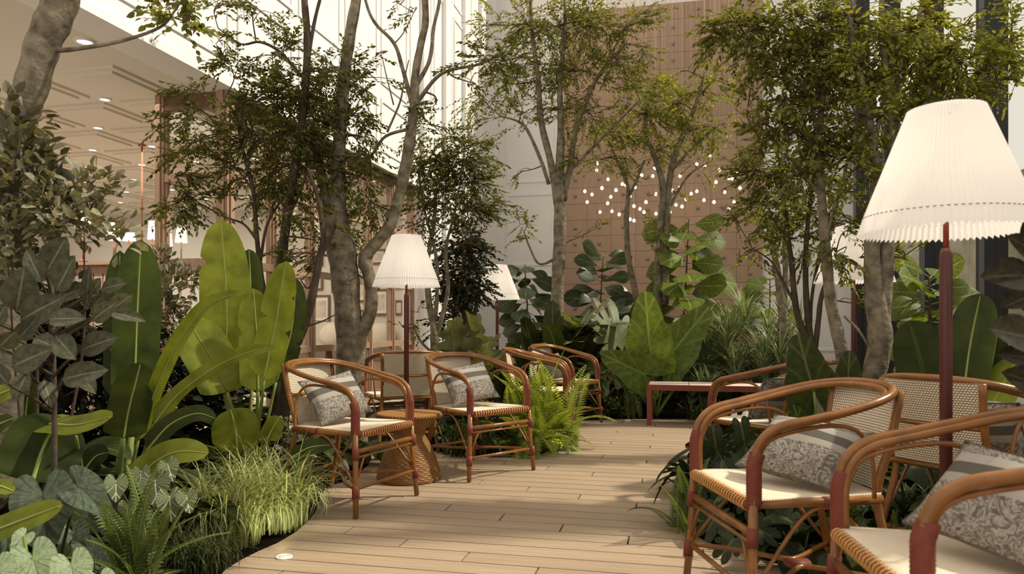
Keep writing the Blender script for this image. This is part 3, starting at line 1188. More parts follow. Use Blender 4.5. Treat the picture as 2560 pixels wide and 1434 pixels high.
# ---- dining room contents seen through the screen -------------------------------------------
YP = 11.59
M['print'] = plain('framed_print', (206, 196, 182), 0.7, 0.2, noise=0.35, nscale=5)
M['mat_board'] = plain('mat_board', (226, 220, 210), 0.8)
pics = [(716, 630, 768, 698, 'wide'), (885, 620, 905, 668, 'tall narrow'), (928, 622, 966, 661, 'square'), (742, 715, 768, 752, 'small'), (796, 620, 808, 665, 'slim'),
        (790, 690, 808, 725, 'small upright'), (830, 700, 852, 732, 'tiny'), (882, 690, 920, 755, 'large upright'), (780, 737, 826, 806, 'grey'),
        (838, 748, 860, 804, 'narrow'), (748, 766, 766, 806, 'small pale'), (893, 774, 912, 806, 'little'), (930, 722, 972, 788, 'leaf print'), (986, 750, 1009, 787, 'small end'), (986, 686, 1010, 722, 'upper end')]
spots = ['highest at the left', 'beside the trunk top', 'beside the left lamp shade', 'under the highest left one', 'just left of the main trunk', 'left of the main trunk', 'behind the main trunk', 'between the two tree trunks', 'large one by the trunk', 'low behind the main trunk', 'lowest at the left', 'lowest between the trunks', 'under the left lamp shade', 'lowest at the right end', 'upper at the right end']
for (x0, y0, x1, y1, kind), wh in zip(pics, spots):
    a, b = on_y(x0, y1, YP), on_y(x1, y0, YP)
    w, h = b.x - a.x, b.z - a.z
    t = thing('picture_frame', '%s picture in a brown frame on the dining wall, %s' % (kind, wh), 'picture', (a.x, YP, a.z), 0, 'framed pictures on the dining wall')
    fw = 0.035
    mb = MB()
    for (p0, p1, q0, q1) in ((0, w, 0, fw), (0, w, h - fw, h), (0, fw, fw, h - fw), (w - fw, w, fw, h - fw)):
        mb.bb(p0, p1, -0.03, 0, q0, q1)
    mb.obj('frame', M['timber_dk'], t, smooth=False)
    MB().bb(fw, w - fw, -0.012, 0, fw, h - fw).obj('mat_board', M['mat_board'], t, smooth=False)
    MB().bb(fw + w * 0.12, w - fw - w * 0.12, -0.016, -0.012, fw + h * 0.12, h - fw - h * 0.12).obj('print', M['print'], t, smooth=False)

# shelf counter with copper lamps
M['lit_shade'] = emit_mat('lit_lamp_shade', (255, 238, 212), 1.5)
pb = at(470, 812, 8.6)
bs = thing('bar_shelf', 'pale wooden bar shelf on copper rods inside the dining room', 'shelf', (pb.x, pb.y, 0))
zt = 1.0 + (812 - 655) / F * 8.6
MB().bb(-1.6, 0.55, -0.25, 0.25, zt - 0.03, zt).obj('top', M['timber'], bs, smooth=False)
MB().bb(-1.58, 0.53, -0.22, 0.22, zt - 0.13, zt - 0.03).obj('apron', M['timber_dk'], bs, smooth=False)
for k in range(16):
    x = -1.5 + k * 0.13
    MB().tube([(x, -0.2, zt - 0.13), (x + 0.02, -0.24, zt - 0.5), (x, -0.2, 0.95)], 0.008, 6).obj('rod', M['copper'], bs)
MB().bb(-1.6, 0.55, -0.28, 0.25, 0, 0.95).obj('counter', M['timber'], bs, smooth=False)
for i, (px, py0, py1, w, d, lab) in enumerate(((453, 568, 606, 30, 8.5, 'white lit lamp shade on a copper stem, right one on the bar shelf'), (420, 577, 615, 22, 8.6, 'white lit lamp shade on a copper stem, next to the timber post'),
                                           (381, 552, 598, 24, 8.7, 'white lit lamp shade just left of the timber post'), (322, 572, 602, 32, 8.8, 'short white lit lamp shade behind the dark banana leaf'),
                                           (285, 556, 600, 36, 8.6, 'white lit lamp shade beside the pale shrub tips'), (208, 524, 572, 40, 8.5, 'white lit lamp shade glowing behind the pale shrub'))):
    p = at(px, 812, d)
    t = thing('bar_lamp', lab, 'lamp', (p.x, p.y, zt), 0, 'lit lamps along the bar shelf')
    z0, z1 = 1 + (812 - py1) / F * d - zt, 1 + (812 - py0) / F * d - zt
    r = w / 2 / F * d
    MB().lathe([(r, z0), (r * 0.72, z1), (r * 0.70, z1), (r * 0.97, z0)], 24, cap=False).obj('lamp_shade', M['lit_shade'], t)
    MB().tube([(0, 0, 0), (0, 0, z0 + 0.03)], 0.01, 8).obj('stem', M['copper'], t)
    MB().lathe([(0.05, 0.0), (0.05, 0.012), (0.012, 0.02)], 16).obj('base', M['copper'], t)
p = at(355, 812, 8.2)
t = thing('pendant_rod', 'thin copper rod hanging from the dining room ceiling', 'pendant', (p.x, p.y, ZS))
MB().tube([(0, 0, 0), (0, 0, -1.1)], 0.009, 8).obj('rod', M['copper'], t)
MB().lathe([(0.04, 0), (0.04, -0.02)], 16).obj('ceiling_plate', M['copper'], t)

# banquette with cushions, cafe tables
bp_ = Vector((-5.4, 11.15, 0))
bq = thing('banquette', 'pale upholstered banquette along the dining wall', 'sofa', (bp_.x, bp_.y, 0))
M['cream'] = plain('cream_linen', (214, 204, 190), 0.85, 0.15, noise=0.08)
M['greyband'] = plain('grey_banding', (120, 108, 100), 0.85)
MB().bb(-2.4, 1.2, -0.35, 0.35, 0, 0.46).obj('base', M['timber'], bq, smooth=False)
MB().bb(-2.4, 1.2, -0.38, 0.3, 0.46, 0.62).obj('seat', M['greyband'], bq, smooth=False)
MB().bb(-2.4, 1.2, 0.12, 0.36, 0.62, 1.05).obj('backrest', M['cream'], bq, smooth=False)
cu0 = MB()
cu0.lathe([(0.001, -0.09), (0.12, -0.08), (0.2, -0.03), (0.21, 0.0), (0.2, 0.03), (0.12, 0.08), (0.001, 0.09)], 24)
cum = cu0.mesh('cushion', M['cream'])
for k, x in enumerate((-1.7, -0.9, -0.1, 0.75)):
    o = link('cushion', cum)
    o.location = (bp_.x + x, bp_.y - 0.06, 0.835)
    o.rotation_euler = (1.25, 0, 0.1 * k)
    tag(o, 'round cream cushion on the banquette, %s from the right' % ('fourth', 'third', 'second', 'first')[k], 'cushion', 'banquette cushions')
for (px, d, lab) in ((822, 9.6, 'brown cafe table with turned pedestal left of the main trunk inside'), (955, 10.5, 'brown cafe table inside, seen between the trunk and left lamp'), (735, 8.4, 'brown cafe table inside, seen past the leaning thin trunk')):
    p = cw((px - CX) / F * d, d)
    p.x = min(p.x, -4.3)
    t = thing('cafe_table', lab, 'table', (p.x, p.y, 0), 0, 'cafe tables inside')
    MB().lathe([(0.3, 0.71), (0.31, 0.725), (0.3, 0.745)], 28).obj('table_top', plain('cafe_top', (176, 124, 78), 0.4, 0.4), t)
    MB().lathe([(0.2, 0.0), (0.19, 0.03), (0.05, 0.08), (0.035, 0.2), (0.06, 0.32), (0.03, 0.42), (0.05, 0.55), (0.035, 0.71)], 18).obj('pedestal', M['timber_dk'], t)

# ---- hanging bulbs before the tiled wall ---------------------------------------------------------
M['wire'] = plain('pale_wire', (196, 176, 156), 0.5)
rb = random.Random(5)
bl = MB()
bl.lathe([(0.001, -0.028), (0.017, -0.023), (0.027, 0.0), (0.017, 0.023), (0.001, 0.028)], 12)
blm = bl.mesh('bulb', M['bulb'])
bpos = [(1494, 408), (1492, 426), (1468, 505), (1462, 478), (1519, 508), (1527, 492), (1556, 460), (1565, 463), (1588, 468), (1604, 438), (1632, 440), (1637, 420), (1665, 470), (1680, 476), (1700, 468),
        (1742, 410), (1762, 414), (1776, 390), (1790, 455), (1822, 445), (1830, 446), (1600, 522), (1610, 530), (1575, 548), (1585, 551), (1548, 536), (1640, 534), (1690, 512), (1705, 516), (1728, 484), (1742, 478), (1760, 500), (1785, 505), (1812, 480), (1835, 505), (1822, 522), (1660, 500), (1615, 505), (1640, 485), (1500, 530), (1530, 528), (1480, 486), (1505, 470), (1540, 475), (1575, 490), (1715, 498), (1675, 530), (1655, 550), (1850, 470), (1845, 430), (1798, 425), (1700, 440), (1520, 448), (1585, 515)]
for bi, (px, py) in enumerate(sorted(bpos)):
    d = rb.uniform(12.6, 14.2)
    p = at(px, py, d)
    t = thing('pendant_bulb', 'small glowing bulb on a wire before the tan wall, %s from the left' % ORD[bi], 'pendant light', p, 0, 'hanging bulb cluster')
    link('bulb', blm, t)
    MB().tube([(0, 0, 0.028), (0, 0, 9.9 - p.z)], 0.004, 4).obj('wire', M['wire'], t)


# ================================================================== PLANT LIBRARY
def norm(v):
    v = Vector(v)
    return v.normalized() if v.length > 1e-9 else Vector((0, 0, 1))


CAMP = Vector((0, 0, 1.0))


def strip(mb, spine, hw, prof, nrm, fold=0.2, curl=0.0, across=2, notches=(), uvspan=(0, 1), wave=0.0):
    """a leaf blade around a spine: hw half-width, prof(t) outline, fold = V angle, notches = tears (side, t, depth)"""
    n = len(spine)
    P = [Vector(p) for p in spine]
    L = [0.0]
    for i in range(1, n):
        L.append(L[-1] + (P[i] - P[i - 1]).length)
    vs, uvs, fs = [], [], []
    m = 2 * across + 1
    for i in range(n):
        t = L[i] / L[-1]
        T = norm(P[min(i + 1, n - 1)] - P[max(i - 1, 0)])
        N = Vector(nrm) if not callable(nrm) else nrm(t)
        S = norm(T.cross(N))
        N2 = norm(S.cross(T))
        for j in range(-across, across + 1):
            u = j / across
            w = hw * max(0.0, prof(t))
            for (sd, nt_, dp) in notches:
                if (u > 0) == (sd > 0) and u != 0:
                    w *= 1 - dp * max(0.0, 1 - abs(t - nt_) / 0.03)
            p = P[i] + S * (u * w * math.cos(fold)) + N2 * (abs(u) * w * math.sin(fold) - curl * w * u * u + wave * w * math.sin(t * 17 + (u > 0) * 2) * abs(u))
            vs.append(p)
            uvs.append((0.5 + 0.5 * u, uvspan[0] + (uvspan[1] - uvspan[0]) * t))
    for i in range(n - 1):
        for j in range(m - 1):
            a = i * m + j
            fs.append((a, a + 1, a + m + 1, a + m))
    mb.add(vs, fs, uvs)
    return P


def pr_banana(t):
    return min(1.0, (max(t, 0.0) / 0.09) ** 0.6) * (1 - max(0.0, (t - 0.5) / 0.5) ** 2.8) ** 0.55 if t < 1 else 0.0


def pr_ovate(t):
    return (math.sin(PI * min(1, t) ** 0.8)) ** 0.75 if 0 < t < 1 else 0.0


def pr_obov(t):
    return (math.sin(PI * min(1, t) ** 1.55)) ** 0.7 if 0 < t < 1 else 0.0


def pr_lance(t):
    return (math.sin(PI * min(1, t) ** 0.62)) ** 0.9 if 0 < t < 1 else 0.0


def pr_strap(t):
    return min(1.0, 0.5 + t * 3) * (1 - t ** 2.5)


def r_heart(ph):
    a = abs(ph)
    tip = 1.0 * math.exp(-(a / 0.32) ** 2) * 0.36
    body = 0.62 + 0.10 * math.cos(a * 1.3)
    lobe = 0.07 * math.exp(-((a - 2.35) / 0.42) ** 2)
    notch = 0.60 * math.exp(-((PI - a) / 0.26) ** 2)
    return max(0.05, body + tip + lobe - notch)


def r_alocasia(ph):
    a = abs(ph)
    tip = 0.50 * math.exp(-(a / 0.36) ** 2)
    body = 0.50 + 0.06 * math.cos(2 * a)
    lobe = 0.16 * math.exp(-((a - 2.5) / 0.35) ** 2)
    notch = 0.58 * math.exp(-((PI - a) / 0.22) ** 2)
    return max(0.05, body + tip + lobe - notch) * (1 + 0.015 * math.sin(a * 18))


def r_split(k, depth):
    def f(ph):
        a = abs(ph)
        base = 0.62 + 0.40 * math.exp(-(a / 0.5) ** 2) - 0.5 * math.exp(-((PI - a) / 0.3) ** 2)
        cut = abs(math.sin(a * k))
        return max(0.06, base * (1 - depth + depth * cut ** 0.6))
    return f


def polar(mb, rf, nphi=36, rings=3, cup=0.12, droop=0.25, ripple=0.0, M_=None, xs=1.0):
    """a leaf blade spread around its stalk joint: +Y is the tip, +Z the upper side"""
    vs, uvs, fs = [Vector((0, 0, 0))], [(0.5, 0.0)], []
    for k in range(1, rings + 1):
        for i in range(nphi):
            ph = -PI + 2 * PI * i / nphi
            r = rf(ph) * k / rings
            x, y = math.sin(ph) * r * xs, math.cos(ph) * r
            z = cup * abs(x) * (1.0) - droop * y * abs(y) * (1 if y > 0 else 0.4) - 0.35 * cup * x * x
            z += ripple * math.sin(ph * 9) * (k / rings) ** 2
            vs.append(Vector((x, y, z)))
            uvs.append((0.5 + 0.5 * x, y))
    for i in range(nphi):
        j = (i + 1) % nphi
        fs.append((0, 1 + i, 1 + j))
        for k in range(rings - 1):
            a, b = 1 + k * nphi, 1 + (k + 1) * nphi
            fs.append((a + i, b + i, b + j, a + j))
    if M_ is not None:
        vs = [M_ @ v for v in vs]
    mb.add(vs, fs, uvs)


def arc(plen, lean, bend=0.0, n=6):
    """a stalk from the origin rising and leaning towards +Y"""
    p, out = Vector((0, 0, 0)), [Vector((0, 0, 0))]
    for i in range(n):
        a = lean * (i + 0.5) / n + bend
        p = p + Vector((0, math.sin(a), math.cos(a))) * (plen / n)
        out.append(p.copy())
    return out


def tmpl_polar(name, rf, mats, plen, lean, size, pitch, cup=0.15, droop=0.25, ripple=0.0, rings=3, nphi=36, pr=0.006, xs=1.0):
    mb = MB()
    st = arc(plen, lean)
    mb.cur = 1
    mb.tube(st, [pr * (1.2 - 0.5 * i / len(st)) for i in range(len(st))], 5, cap=False)
    mb.cur = 0
    Mx = Matrix.Translation(st[-1]) @ Matrix.Rotation(math.radians(pitch), 4, 'X') @ Matrix.Scale(size, 4)
    polar(mb, rf, nphi, rings, cup, droop, ripple, Mx, xs)
    return mb.mesh(name, mats)


def tmpl_strip(name, prof, mats, plen, lean, length, hw, pitch0, pitch1, fold=0.25, n=8, pr=0.005, curl=0.0, across=2, wave=0.0):
    """stalk plus an arching blade; pitch = angle above the horizon at base and tip"""
    mb = MB()
    st = arc(plen, lean) if plen > 0 else [Vector((0, 0, 0))]
    if plen > 0:
        mb.cur = 1
        mb.tube(st, [pr * (1.2 - 0.5 * i / len(st)) for i in range(len(st))], 5, cap=False)
        mb.cur = 0
    p = st[-1].copy()
    sp = [p.copy()]
    for i in range(n):
        a = math.radians(pitch0 + (pitch1 - pitch0) * (i + 0.5) / n)
        p = p + Vector((0, math.cos(a), math.sin(a))) * (length / n)
        sp.append(p.copy())
    strip(mb, sp, hw, prof, lambda t: Vector((0, -math.sin(math.radians(pitch0 + (pitch1 - pitch0) * t)), math.cos(math.radians(pitch0 + (pitch1 - pitch0) * t)))), fold, curl, across, wave=wave)
    return mb.mesh(name, mats)


def tmpl_frond(name, mats, length, nl, leaf_len, leaf_hw, pitch0, pitch1, lift=0.25, plen=0.08, tip_pow=0.8, ang=62):
    """a pinnate frond: rachis with paired leaflets"""
    mb = MB()
    p = Vector((0, 0, 0))
    sp = [p.copy()]
    n = 12
    for i in range(n):
        a = math.radians(pitch0 + (pitch1 - pitch0) * (i + 0.5) / n)
        p = p + Vector((0, math.cos(a), math.sin(a))) * (length / n)
        sp.append(p.copy())
    mb.cur = 1
    mb.tube(sp, [0.0035 * (1.2 - i / n) + 0.0006 for i in range(n + 1)], 4, cap=False)
    mb.cur = 0
    for k in range(nl):
        t = plen + (1 - plen) * (k + 0.5) / nl
        f = t * n
        i = min(n - 1, int(f))
        q = sp[i].lerp(sp[i + 1], f - i)
        T = norm(sp[i + 1] - sp[i])
        N = norm(Vector((1, 0, 0)).cross(T))
        ll = leaf_len * (math.sin(PI * min(0.999, (0.12 + 0.86 * t)) ** tip_pow)) ** 0.75
        for s in (1, -1):
            d = norm(Vector((s, 0, 0)) * math.sin(math.radians(ang)) + T * math.cos(math.radians(ang)) + N * lift * 0.6)
            a_, b_ = q, q + d * ll
            mid = q + d * ll * 0.45 + N * ll * 0.08
            b_ = b_ - Vector((0, 0, 1)) * ll * 0.12
            w = norm(d.cross(N)) * leaf_hw
            mb.add([a_, mid + w, mid - w, b_], [(0, 1, 3, 2)], [(0.5, 0.2), (0.6, 0.5), (0.4, 0.5), (0.5, 0.9)])
    return mb.mesh(name, mats)


def put_leaf(name, mesh, parent, Mw):
    """a leaf part placed by its world matrix under an unrotated Empty"""
    return link(name, mesh, parent, Matrix.Translation(-parent.location) @ Mw)


def leaf_frame(base, tip, nrm, wscale=1.0):
    """matrix carrying a unit leaf (base at origin, tip at +Y, face +Z) onto base..tip"""
    base, tip = Vector(base), Vector(tip)
    Y = tip - base
    L = Y.length
    Y.normalize()
    X = norm(Y.cross(Vector(nrm)))
    Z = X.cross(Y)
    Mx = Matrix((X * L * wscale, Y * L, Z * L)).transposed().to_4x4()
    Mx.translation = base
    return Mx


def tocam(p, up=0.35, side=0.0):
    d = CAMP - Vector(p)
    d.z = 0
    d.normalize()
    s = Vector((-d.y, d.x, 0))
    return norm(d + s * side + Vector((0, 0, up)))


def rosette(name, label, cat, base, meshes, n, smin, smax, seed, group=None, tilt=12, az=None, leafname='leaf', spread=0.03):
    r = random.Random(seed)
    t = thing(name, label, cat, base, 0, group)
    for i in range(n):
        a = (2 * PI * i * 0.382 + r.uniform(-0.4, 0.4)) if az is None else r.uniform(*az)
        s = r.uniform(smin, smax)
        Mx = Matrix.Translation((r.gauss(0, spread), r.gauss(0, spread), 0)) @ Matrix.Rotation(a - PI / 2, 4, 'Z') @ Matrix.Rotation(math.radians(r.gauss(0, tilt)), 4, 'X') @ Matrix.Rotation(math.radians(r.gauss(0, tilt * 0.6)), 4, 'Y') @ Matrix.Scale(s, 4)
        link(leafname, r.choice(meshes), t, Mx)
    return t


def big_leaf(parent, pts, hw, mat, fold=0.18, side=0.0, up=0.25, prof=pr_banana, notches=(), curl=0.1, n=14, name='leaf', rib=None, rib_r=0.006, nrm=None, wave=0.02):
    """a large hand-placed leaf; pts = (px, py, depth) from blade base to tip, hw in pixels at mid depth"""
    sp = [Vector(at(*p)) for p in spline(pts, n)]
    dm = sum(p[2] for p in pts) / len(pts)
    mid = sp[len(sp) // 2]
    N = nrm if nrm is not None else tocam(mid, up, side)
    loc = parent.location
    sp = [p - loc for p in sp]
    mb = MB()
    strip(mb, sp, hw / F * dm, prof, N, fold, curl, 3, notches, wave=wave)
    o = mb.obj(name, mat, parent)
    if rib is not None:
        nn = norm(N)
        MB().tube([p + nn * 0.002 for p in sp[:-1]], [rib_r * (1 - 0.8 * i / len(sp)) for i in range(len(sp) - 1)], 6).obj('midrib', rib, o)
    return o


def stalk(parent, pts, r0, r1, mat, name='stalk'):
    sp = [Vector(at(*p)) - parent.location for p in spline(pts, 5)]
    k = len(sp)
    return MB().tube(sp, [r0 + (r1 - r0) * i / (k - 1) for i in range(k)], 7).obj(name, mat, parent)


def quads_mesh(name, V, U, mats, nv):
    """numpy helper: V (n, nv, 3) leaf vertices; leaves are two folded quads of six vertices"""
    n = V.shape[0]
    me = bpy.data.meshes.new(name)
    idx = np.arange(n)[:, None] * 6
    f1 = idx + np.array([[0, 1, 2, 3]])
    f2 = idx + np.array([[0, 3, 4, 5]])
    faces = np.concatenate([f1, f2]).astype(np.int32)
    me.vertices.add(n * 6)
    me.vertices.foreach_set('co', V.reshape(-1).astype(np.float32))
    me.loops.add(len(faces) * 4)
    me.loops.foreach_set('vertex_index', faces.reshape(-1))
    me.polygons.add(len(faces))
    me.polygons.foreach_set('loop_start', np.arange(len(faces), dtype=np.int32) * 4)
    me.polygons.foreach_set('loop_total', np.full(len(faces), 4, dtype=np.int32))
    uvl = me.uv_layers.new(name='UVMap')
    uu = np.repeat(U[:, None], 6, axis=1).reshape(-1)[faces.reshape(-1)]
    uvl.data.foreach_set('uv', np.stack([uu, np.full_like(uu, 0.5)], 1).astype(np.float32).ravel())
    me.materials.append(mats)
    me.update(calc_edges=True)
    me.validate()
    return me


def small_leaves(name, P, D, L, mat, rng, hw=0.27, flat=0.6):
    """many small pointed leaves: positions P, directions D, lengths L"""
    n = len(P)
    N = rng.normal(size=(n, 3)) * flat + np.array([0, 0, 1.0])
    D = D / np.linalg.norm(D, axis=1, keepdims=True)
    S = np.cross(D, N)
    S /= np.linalg.norm(S, axis=1, keepdims=True) + 1e-9
    N = np.cross(S, D)
    Lc = L[:, None]
    b = P
    V = np.empty((n, 6, 3))
    V[:, 0] = b
    V[:, 1] = b + D * Lc * 0.3 + S * Lc * hw + N * Lc * 0.06
    V[:, 2] = b + D * Lc * 0.68 + S * Lc * hw * 0.8 + N * Lc * 0.03
    V[:, 3] = b + D * Lc - N * Lc * 0.1
    V[:, 4] = b + D * Lc * 0.68 - S * Lc * hw * 0.8 + N * Lc * 0.03
    V[:, 5] = b + D * Lc * 0.3 - S * Lc * hw + N * Lc * 0.06
    return quads_mesh(name, V, rng.random(n), mat, 6)


def tree(name, label, stems, blobs, leafmat, barkmat, seed, leaf=0.042, dens=1.0, cat='tree', droop=0.25, twig_r=0.0035, hw=0.24):
    """stems: lists of (px, py, depth, radius px); the first starts on the ground. blobs: (px, py, depth, rx, ry, density)"""
    rng = np.random.default_rng(seed)
    r = random.Random(seed)
    leaf *= 0.8
    base = at(*stems[0][0][:3])
    base.z = 0.0
    t = thing(name, label, cat, base)
    nodes = []
    for si, st in enumerate(stems):
        S = spline(st, 5)
        pts, rad = [], []
        for i, s in enumerate(S):
            p = at(s[0], s[1], s[2])
            if si == 0 and i == 0:
                p.z = -0.04
            rr = s[3] / F * s[2]
            k = 1 + 0.05 * math.sin(i * 1.7 + si) * (1 if rr > 0.012 else 0)
            pts.append(p - base)
            rad.append(max(0.0025, rr * k))
            if i >= 2:
                nodes.append((p, rr))
        MB().tube(pts, rad, 10 if rad[0] > 0.012 else 6).obj('trunk' if st[0][3] >= 14 else 'branch', barkmat, t)
    tw = MB()
    P, D = [], []
    for (px, py, d, rx, ry, dn) in blobs:
        c = at(px, py, d)
        kx, kz = rx / F * d, ry / F * d
        ky = 0.75 * (kx + kz) / 2
        # a limb to the clump
        best = min(nodes, key=lambda q: (q[0] - c).length + (0.8 if q[0].z > c.z + 0.1 else 0))
        q0 = best[0]
        mid = q0.lerp(c, 0.5) + Vector((r.gauss(0, 0.04), r.gauss(0, 0.04), 0.04 if c.z > q0.z else 0.0))
        limb = [Vector(p) for p in spline([tuple(q0), tuple(mid), tuple(c)], 4)]
        lr = min(best[1] * 0.5, 0.007)
        tw.tube([p - base for p in limb], [lr * (1 - 0.7 * i / len(limb)) + 0.0015 for i in range(len(limb))], 5, cap=False)
        nsp = max(3, int(PI * rx * ry / 420.0 * dn * dens * 3.2))
        nsub = max(2, nsp // 6)
        subs = []
        for k in range(nsub):
            v = Vector((r.gauss(0, 0.5), r.gauss(0, 0.5), r.gauss(0, 0.5)))
            sc = cw(v.x * kx, v.y * ky) + Vector((0, 0, v.z * kz))
            e = c + sc
            a = limb[r.randrange(len(limb) // 3, len(limb))]
            m2 = a.lerp(e, 0.5) + Vector((r.gauss(0, 0.03), r.gauss(0, 0.03), 0.03))
            br = [Vector(p) for p in spline([tuple(a), tuple(m2), tuple(e)], 3)]
            tw.tube([p - base for p in br], [twig_r * (1.2 - 0.8 * i / len(br)) for i in range(len(br))], 4, cap=False)
            subs.append((a, e))
        for k in range(nsp):
            a, e = subs[k % nsub]
            o = a.lerp(e, r.uniform(0.45, 1.0)) + Vector((r.gauss(0, kx * 0.16), r.gauss(0, kx * 0.16), r.gauss(0, kz * 0.16)))
            out = norm((o - c) * 1.2 + (e - a) + Vector((r.gauss(0, 0.25), r.gauss(0, 0.25), r.gauss(0, 0.2))) * (kx * 1.5))
            out = norm(out + Vector((0, 0, -droop * r.random())))
            ln = r.uniform(2.6, 5.0) * leaf
            side = norm(out.cross(Vector((r.gauss(0, 0.3), r.gauss(0, 0.3), 1))))
            tip = o + out * ln - Vector((0, 0, ln * 0.2))
            tw.tube([o - base, tip - base], [twig_r * 0.5, twig_r * 0.25], 3, cap=False)
            nl = r.randint(6, 10)
            for q in range(nl):
                f = (q + 0.6) / nl
                s = 1 if q % 2 else -1
                P.append(o.lerp(tip, f) - base)
                D.append(out * 0.75 + side * s * (1.0 - 0.6 * f) + Vector((0, 0, -0.25)) + Vector((r.gauss(0, 0.15), r.gauss(0, 0.15), r.gauss(0, 0.15))))
    o = tw.obj('twigs', M['twig'], t)
    o['kind'] = 'stuff'
    P, D = np.array([tuple(p) for p in P]), np.array([tuple(d) for d in D])
    L = leaf * rng.uniform(0.65, 1.25, len(P))
    fo = link('foliage', small_leaves('foliage', P, D, L, leafmat, rng, hw), t)
    fo['kind'] = 'stuff'
    return t


def shrub(name, label, blobs, mesh_list, stuffmat, seed, leaf, stem_base, barkmat, dens=1.0, cat='shrub', nobj=300, group=None):
    """a shrub whose nearest leaves are parts, the rest one mass; blobs as for tree()"""
    rng = np.random.default_rng(seed)
    r = random.Random(seed)
    base = Vector(stem_base)
    t = thing(name, label, cat, base, 0, group)
    pts = []
    for (px, py, d, rx, ry, dn) in blobs:
        c = at(px, py, d)
        kx, kz = rx / F * d, ry / F * d
        lpx = leaf * F / d
        n = int(PI * rx * ry / (lpx * lpx * 0.45) * dn * dens * 2.2)
        mid = base.lerp(c, 0.55) + Vector((r.gauss(0, 0.05), r.gauss(0, 0.05), 0.05))
        if len(pts) == 0 or r.random() < 0.2:
            MB().tube([Vector(p) - base for p in spline([tuple(base), tuple(mid), tuple(c)], 4)], [0.008 - 0.0007 * i for i in range(9)], 6).obj('stem', barkmat, t)
        for k in range(n):
            v = Vector((r.gauss(0, 1), r.gauss(0, 1), r.gauss(0, 1)))
            v = v.normalized() * (r.random() ** 0.45)
            off = cw(v.x * kx, v.y * kx) + Vector((0, 0, v.z * kz))
            pts.append((c + off, norm(off + Vector((r.gauss(0, 0.4), r.gauss(0, 0.4), 0.35 + r.gauss(0, 0.4))) * kx)))
    pts.sort(key=lambda q: (q[0] - CAMP).length)
    for p, dr in pts[:nobj]:
        s = leaf * r.uniform(0.75, 1.2)
        N = norm(Vector((r.gauss(0, 0.7), r.gauss(0, 0.7) - 0.3, 1)))
        put_leaf('leaf', r.choice(mesh_list), t, leaf_frame(p, p + dr * s, N))
    rest = pts[nobj:]
    if rest:
        P = np.array([tuple(p - base) for p, _ in rest])
        D = np.array([tuple(d) for _, d in rest])
        o = link('inner_foliage', small_leaves('inner_foliage', P, D, leaf * rng.uniform(0.75, 1.2, len(P)), stuffmat, rng, 0.27, 0.8), t)
        o['kind'] = 'stuff'
    return t


def grass(name, label, base, n, length, hw, spread, mat, seed, cat='grass', lean=(0.2, 1.2), seg=6, az=None, kind='stuff', stiff=1.0):
    """a tuft of arching blades, too many to count"""
    r = random.Random(seed)
    mb = MB()
    for i in range(n):
        a = r.uniform(0, 2 * PI) if az is None else r.uniform(*az)
        rad = spread * math.sqrt(r.random())
        ra = r.uniform(0, 2 * PI)
        p = Vector((rad * math.cos(ra), rad * math.sin(ra), -0.03))
        L = length * r.uniform(0.55, 1.1)
        le = r.uniform(*lean)
        d0 = Vector((math.cos(a), math.sin(a), 0))
        side = Vector((-d0.y, d0.x, 0))
        sp, ang = [p.copy()], r.uniform(0.0, 0.25)
        for k in range(seg):
            p = p + (d0 * math.sin(ang) + Vector((0, 0, math.cos(ang)))) * (L / seg)
            sp.append(p.copy())
            ang += le * (k + 1) / seg * 0.75 / stiff
        vs, uvs, fs = [], [], []
        uval = r.random()
        for k, q in enumerate(sp):
            w = hw * (1 - (k / seg) ** 2.2) * (0.6 + 0.4 * min(1, k / 2))
            vs += [q - side * w, q + side * w]
            uvs += [(uval, 0.5)] * 2
        for k in range(seg):
            fs.append((2 * k, 2 * k + 1, 2 * k + 3, 2 * k + 2))
        mb.add(vs, fs, uvs)
    t = thing(name, label, cat, base)
    o = mb.obj('blades', mat, t)
    o['kind'] = 'stuff'
    return t


def cane_grass(name, label, base, heads, zr, spread, length, hw, mat, seed, blades=30, cat='grass'):
    """several leafy heads on thin canes"""
    r = random.Random(seed)
    t = thing(name, label, cat, base)
    for h in range(heads):
        top = Vector((r.gauss(0, spread), r.gauss(0, spread), r.uniform(*zr)))
        c = MB().tube([(top.x * 0.5, top.y * 0.5, -0.03), (top.x * 0.8, top.y * 0.8, top.z * 0.5), tuple(top)], [0.007, 0.006, 0.004], 5).obj('cane', LM['stalk_dk'], t)
        mb = MB()
        for i in range(blades):
            a = i * 2.4 + r.uniform(-0.3, 0.3)
            d0 = Vector((math.cos(a), math.sin(a), 0))
            side = Vector((-d0.y, d0.x, 0))
            p = top - Vector((0, 0, 0.10 * r.random()))
            ang, L, le = r.uniform(0.05, 0.9), length * r.uniform(0.7, 1.15), r.uniform(0.5, 1.5)
            vs, fs, u = [], [], r.random()
            for k in range(6):
                w = hw * (1 - (k / 5) ** 1.8) * (0.6 + 0.4 * min(1, k))
                vs += [p - side * w, p + side * w]
                p = p + (d0 * math.sin(ang) + Vector((0, 0, math.cos(ang)))) * (L / 5)
                ang += le * 0.2
            mb.add(vs, [(2 * k, 2 * k + 1, 2 * k + 3, 2 * k + 2) for k in range(5)], [(u, 0.5)] * 12)
        o = mb.obj('leaf_head', mat, t)
        o['kind'] = 'stuff'
    return t


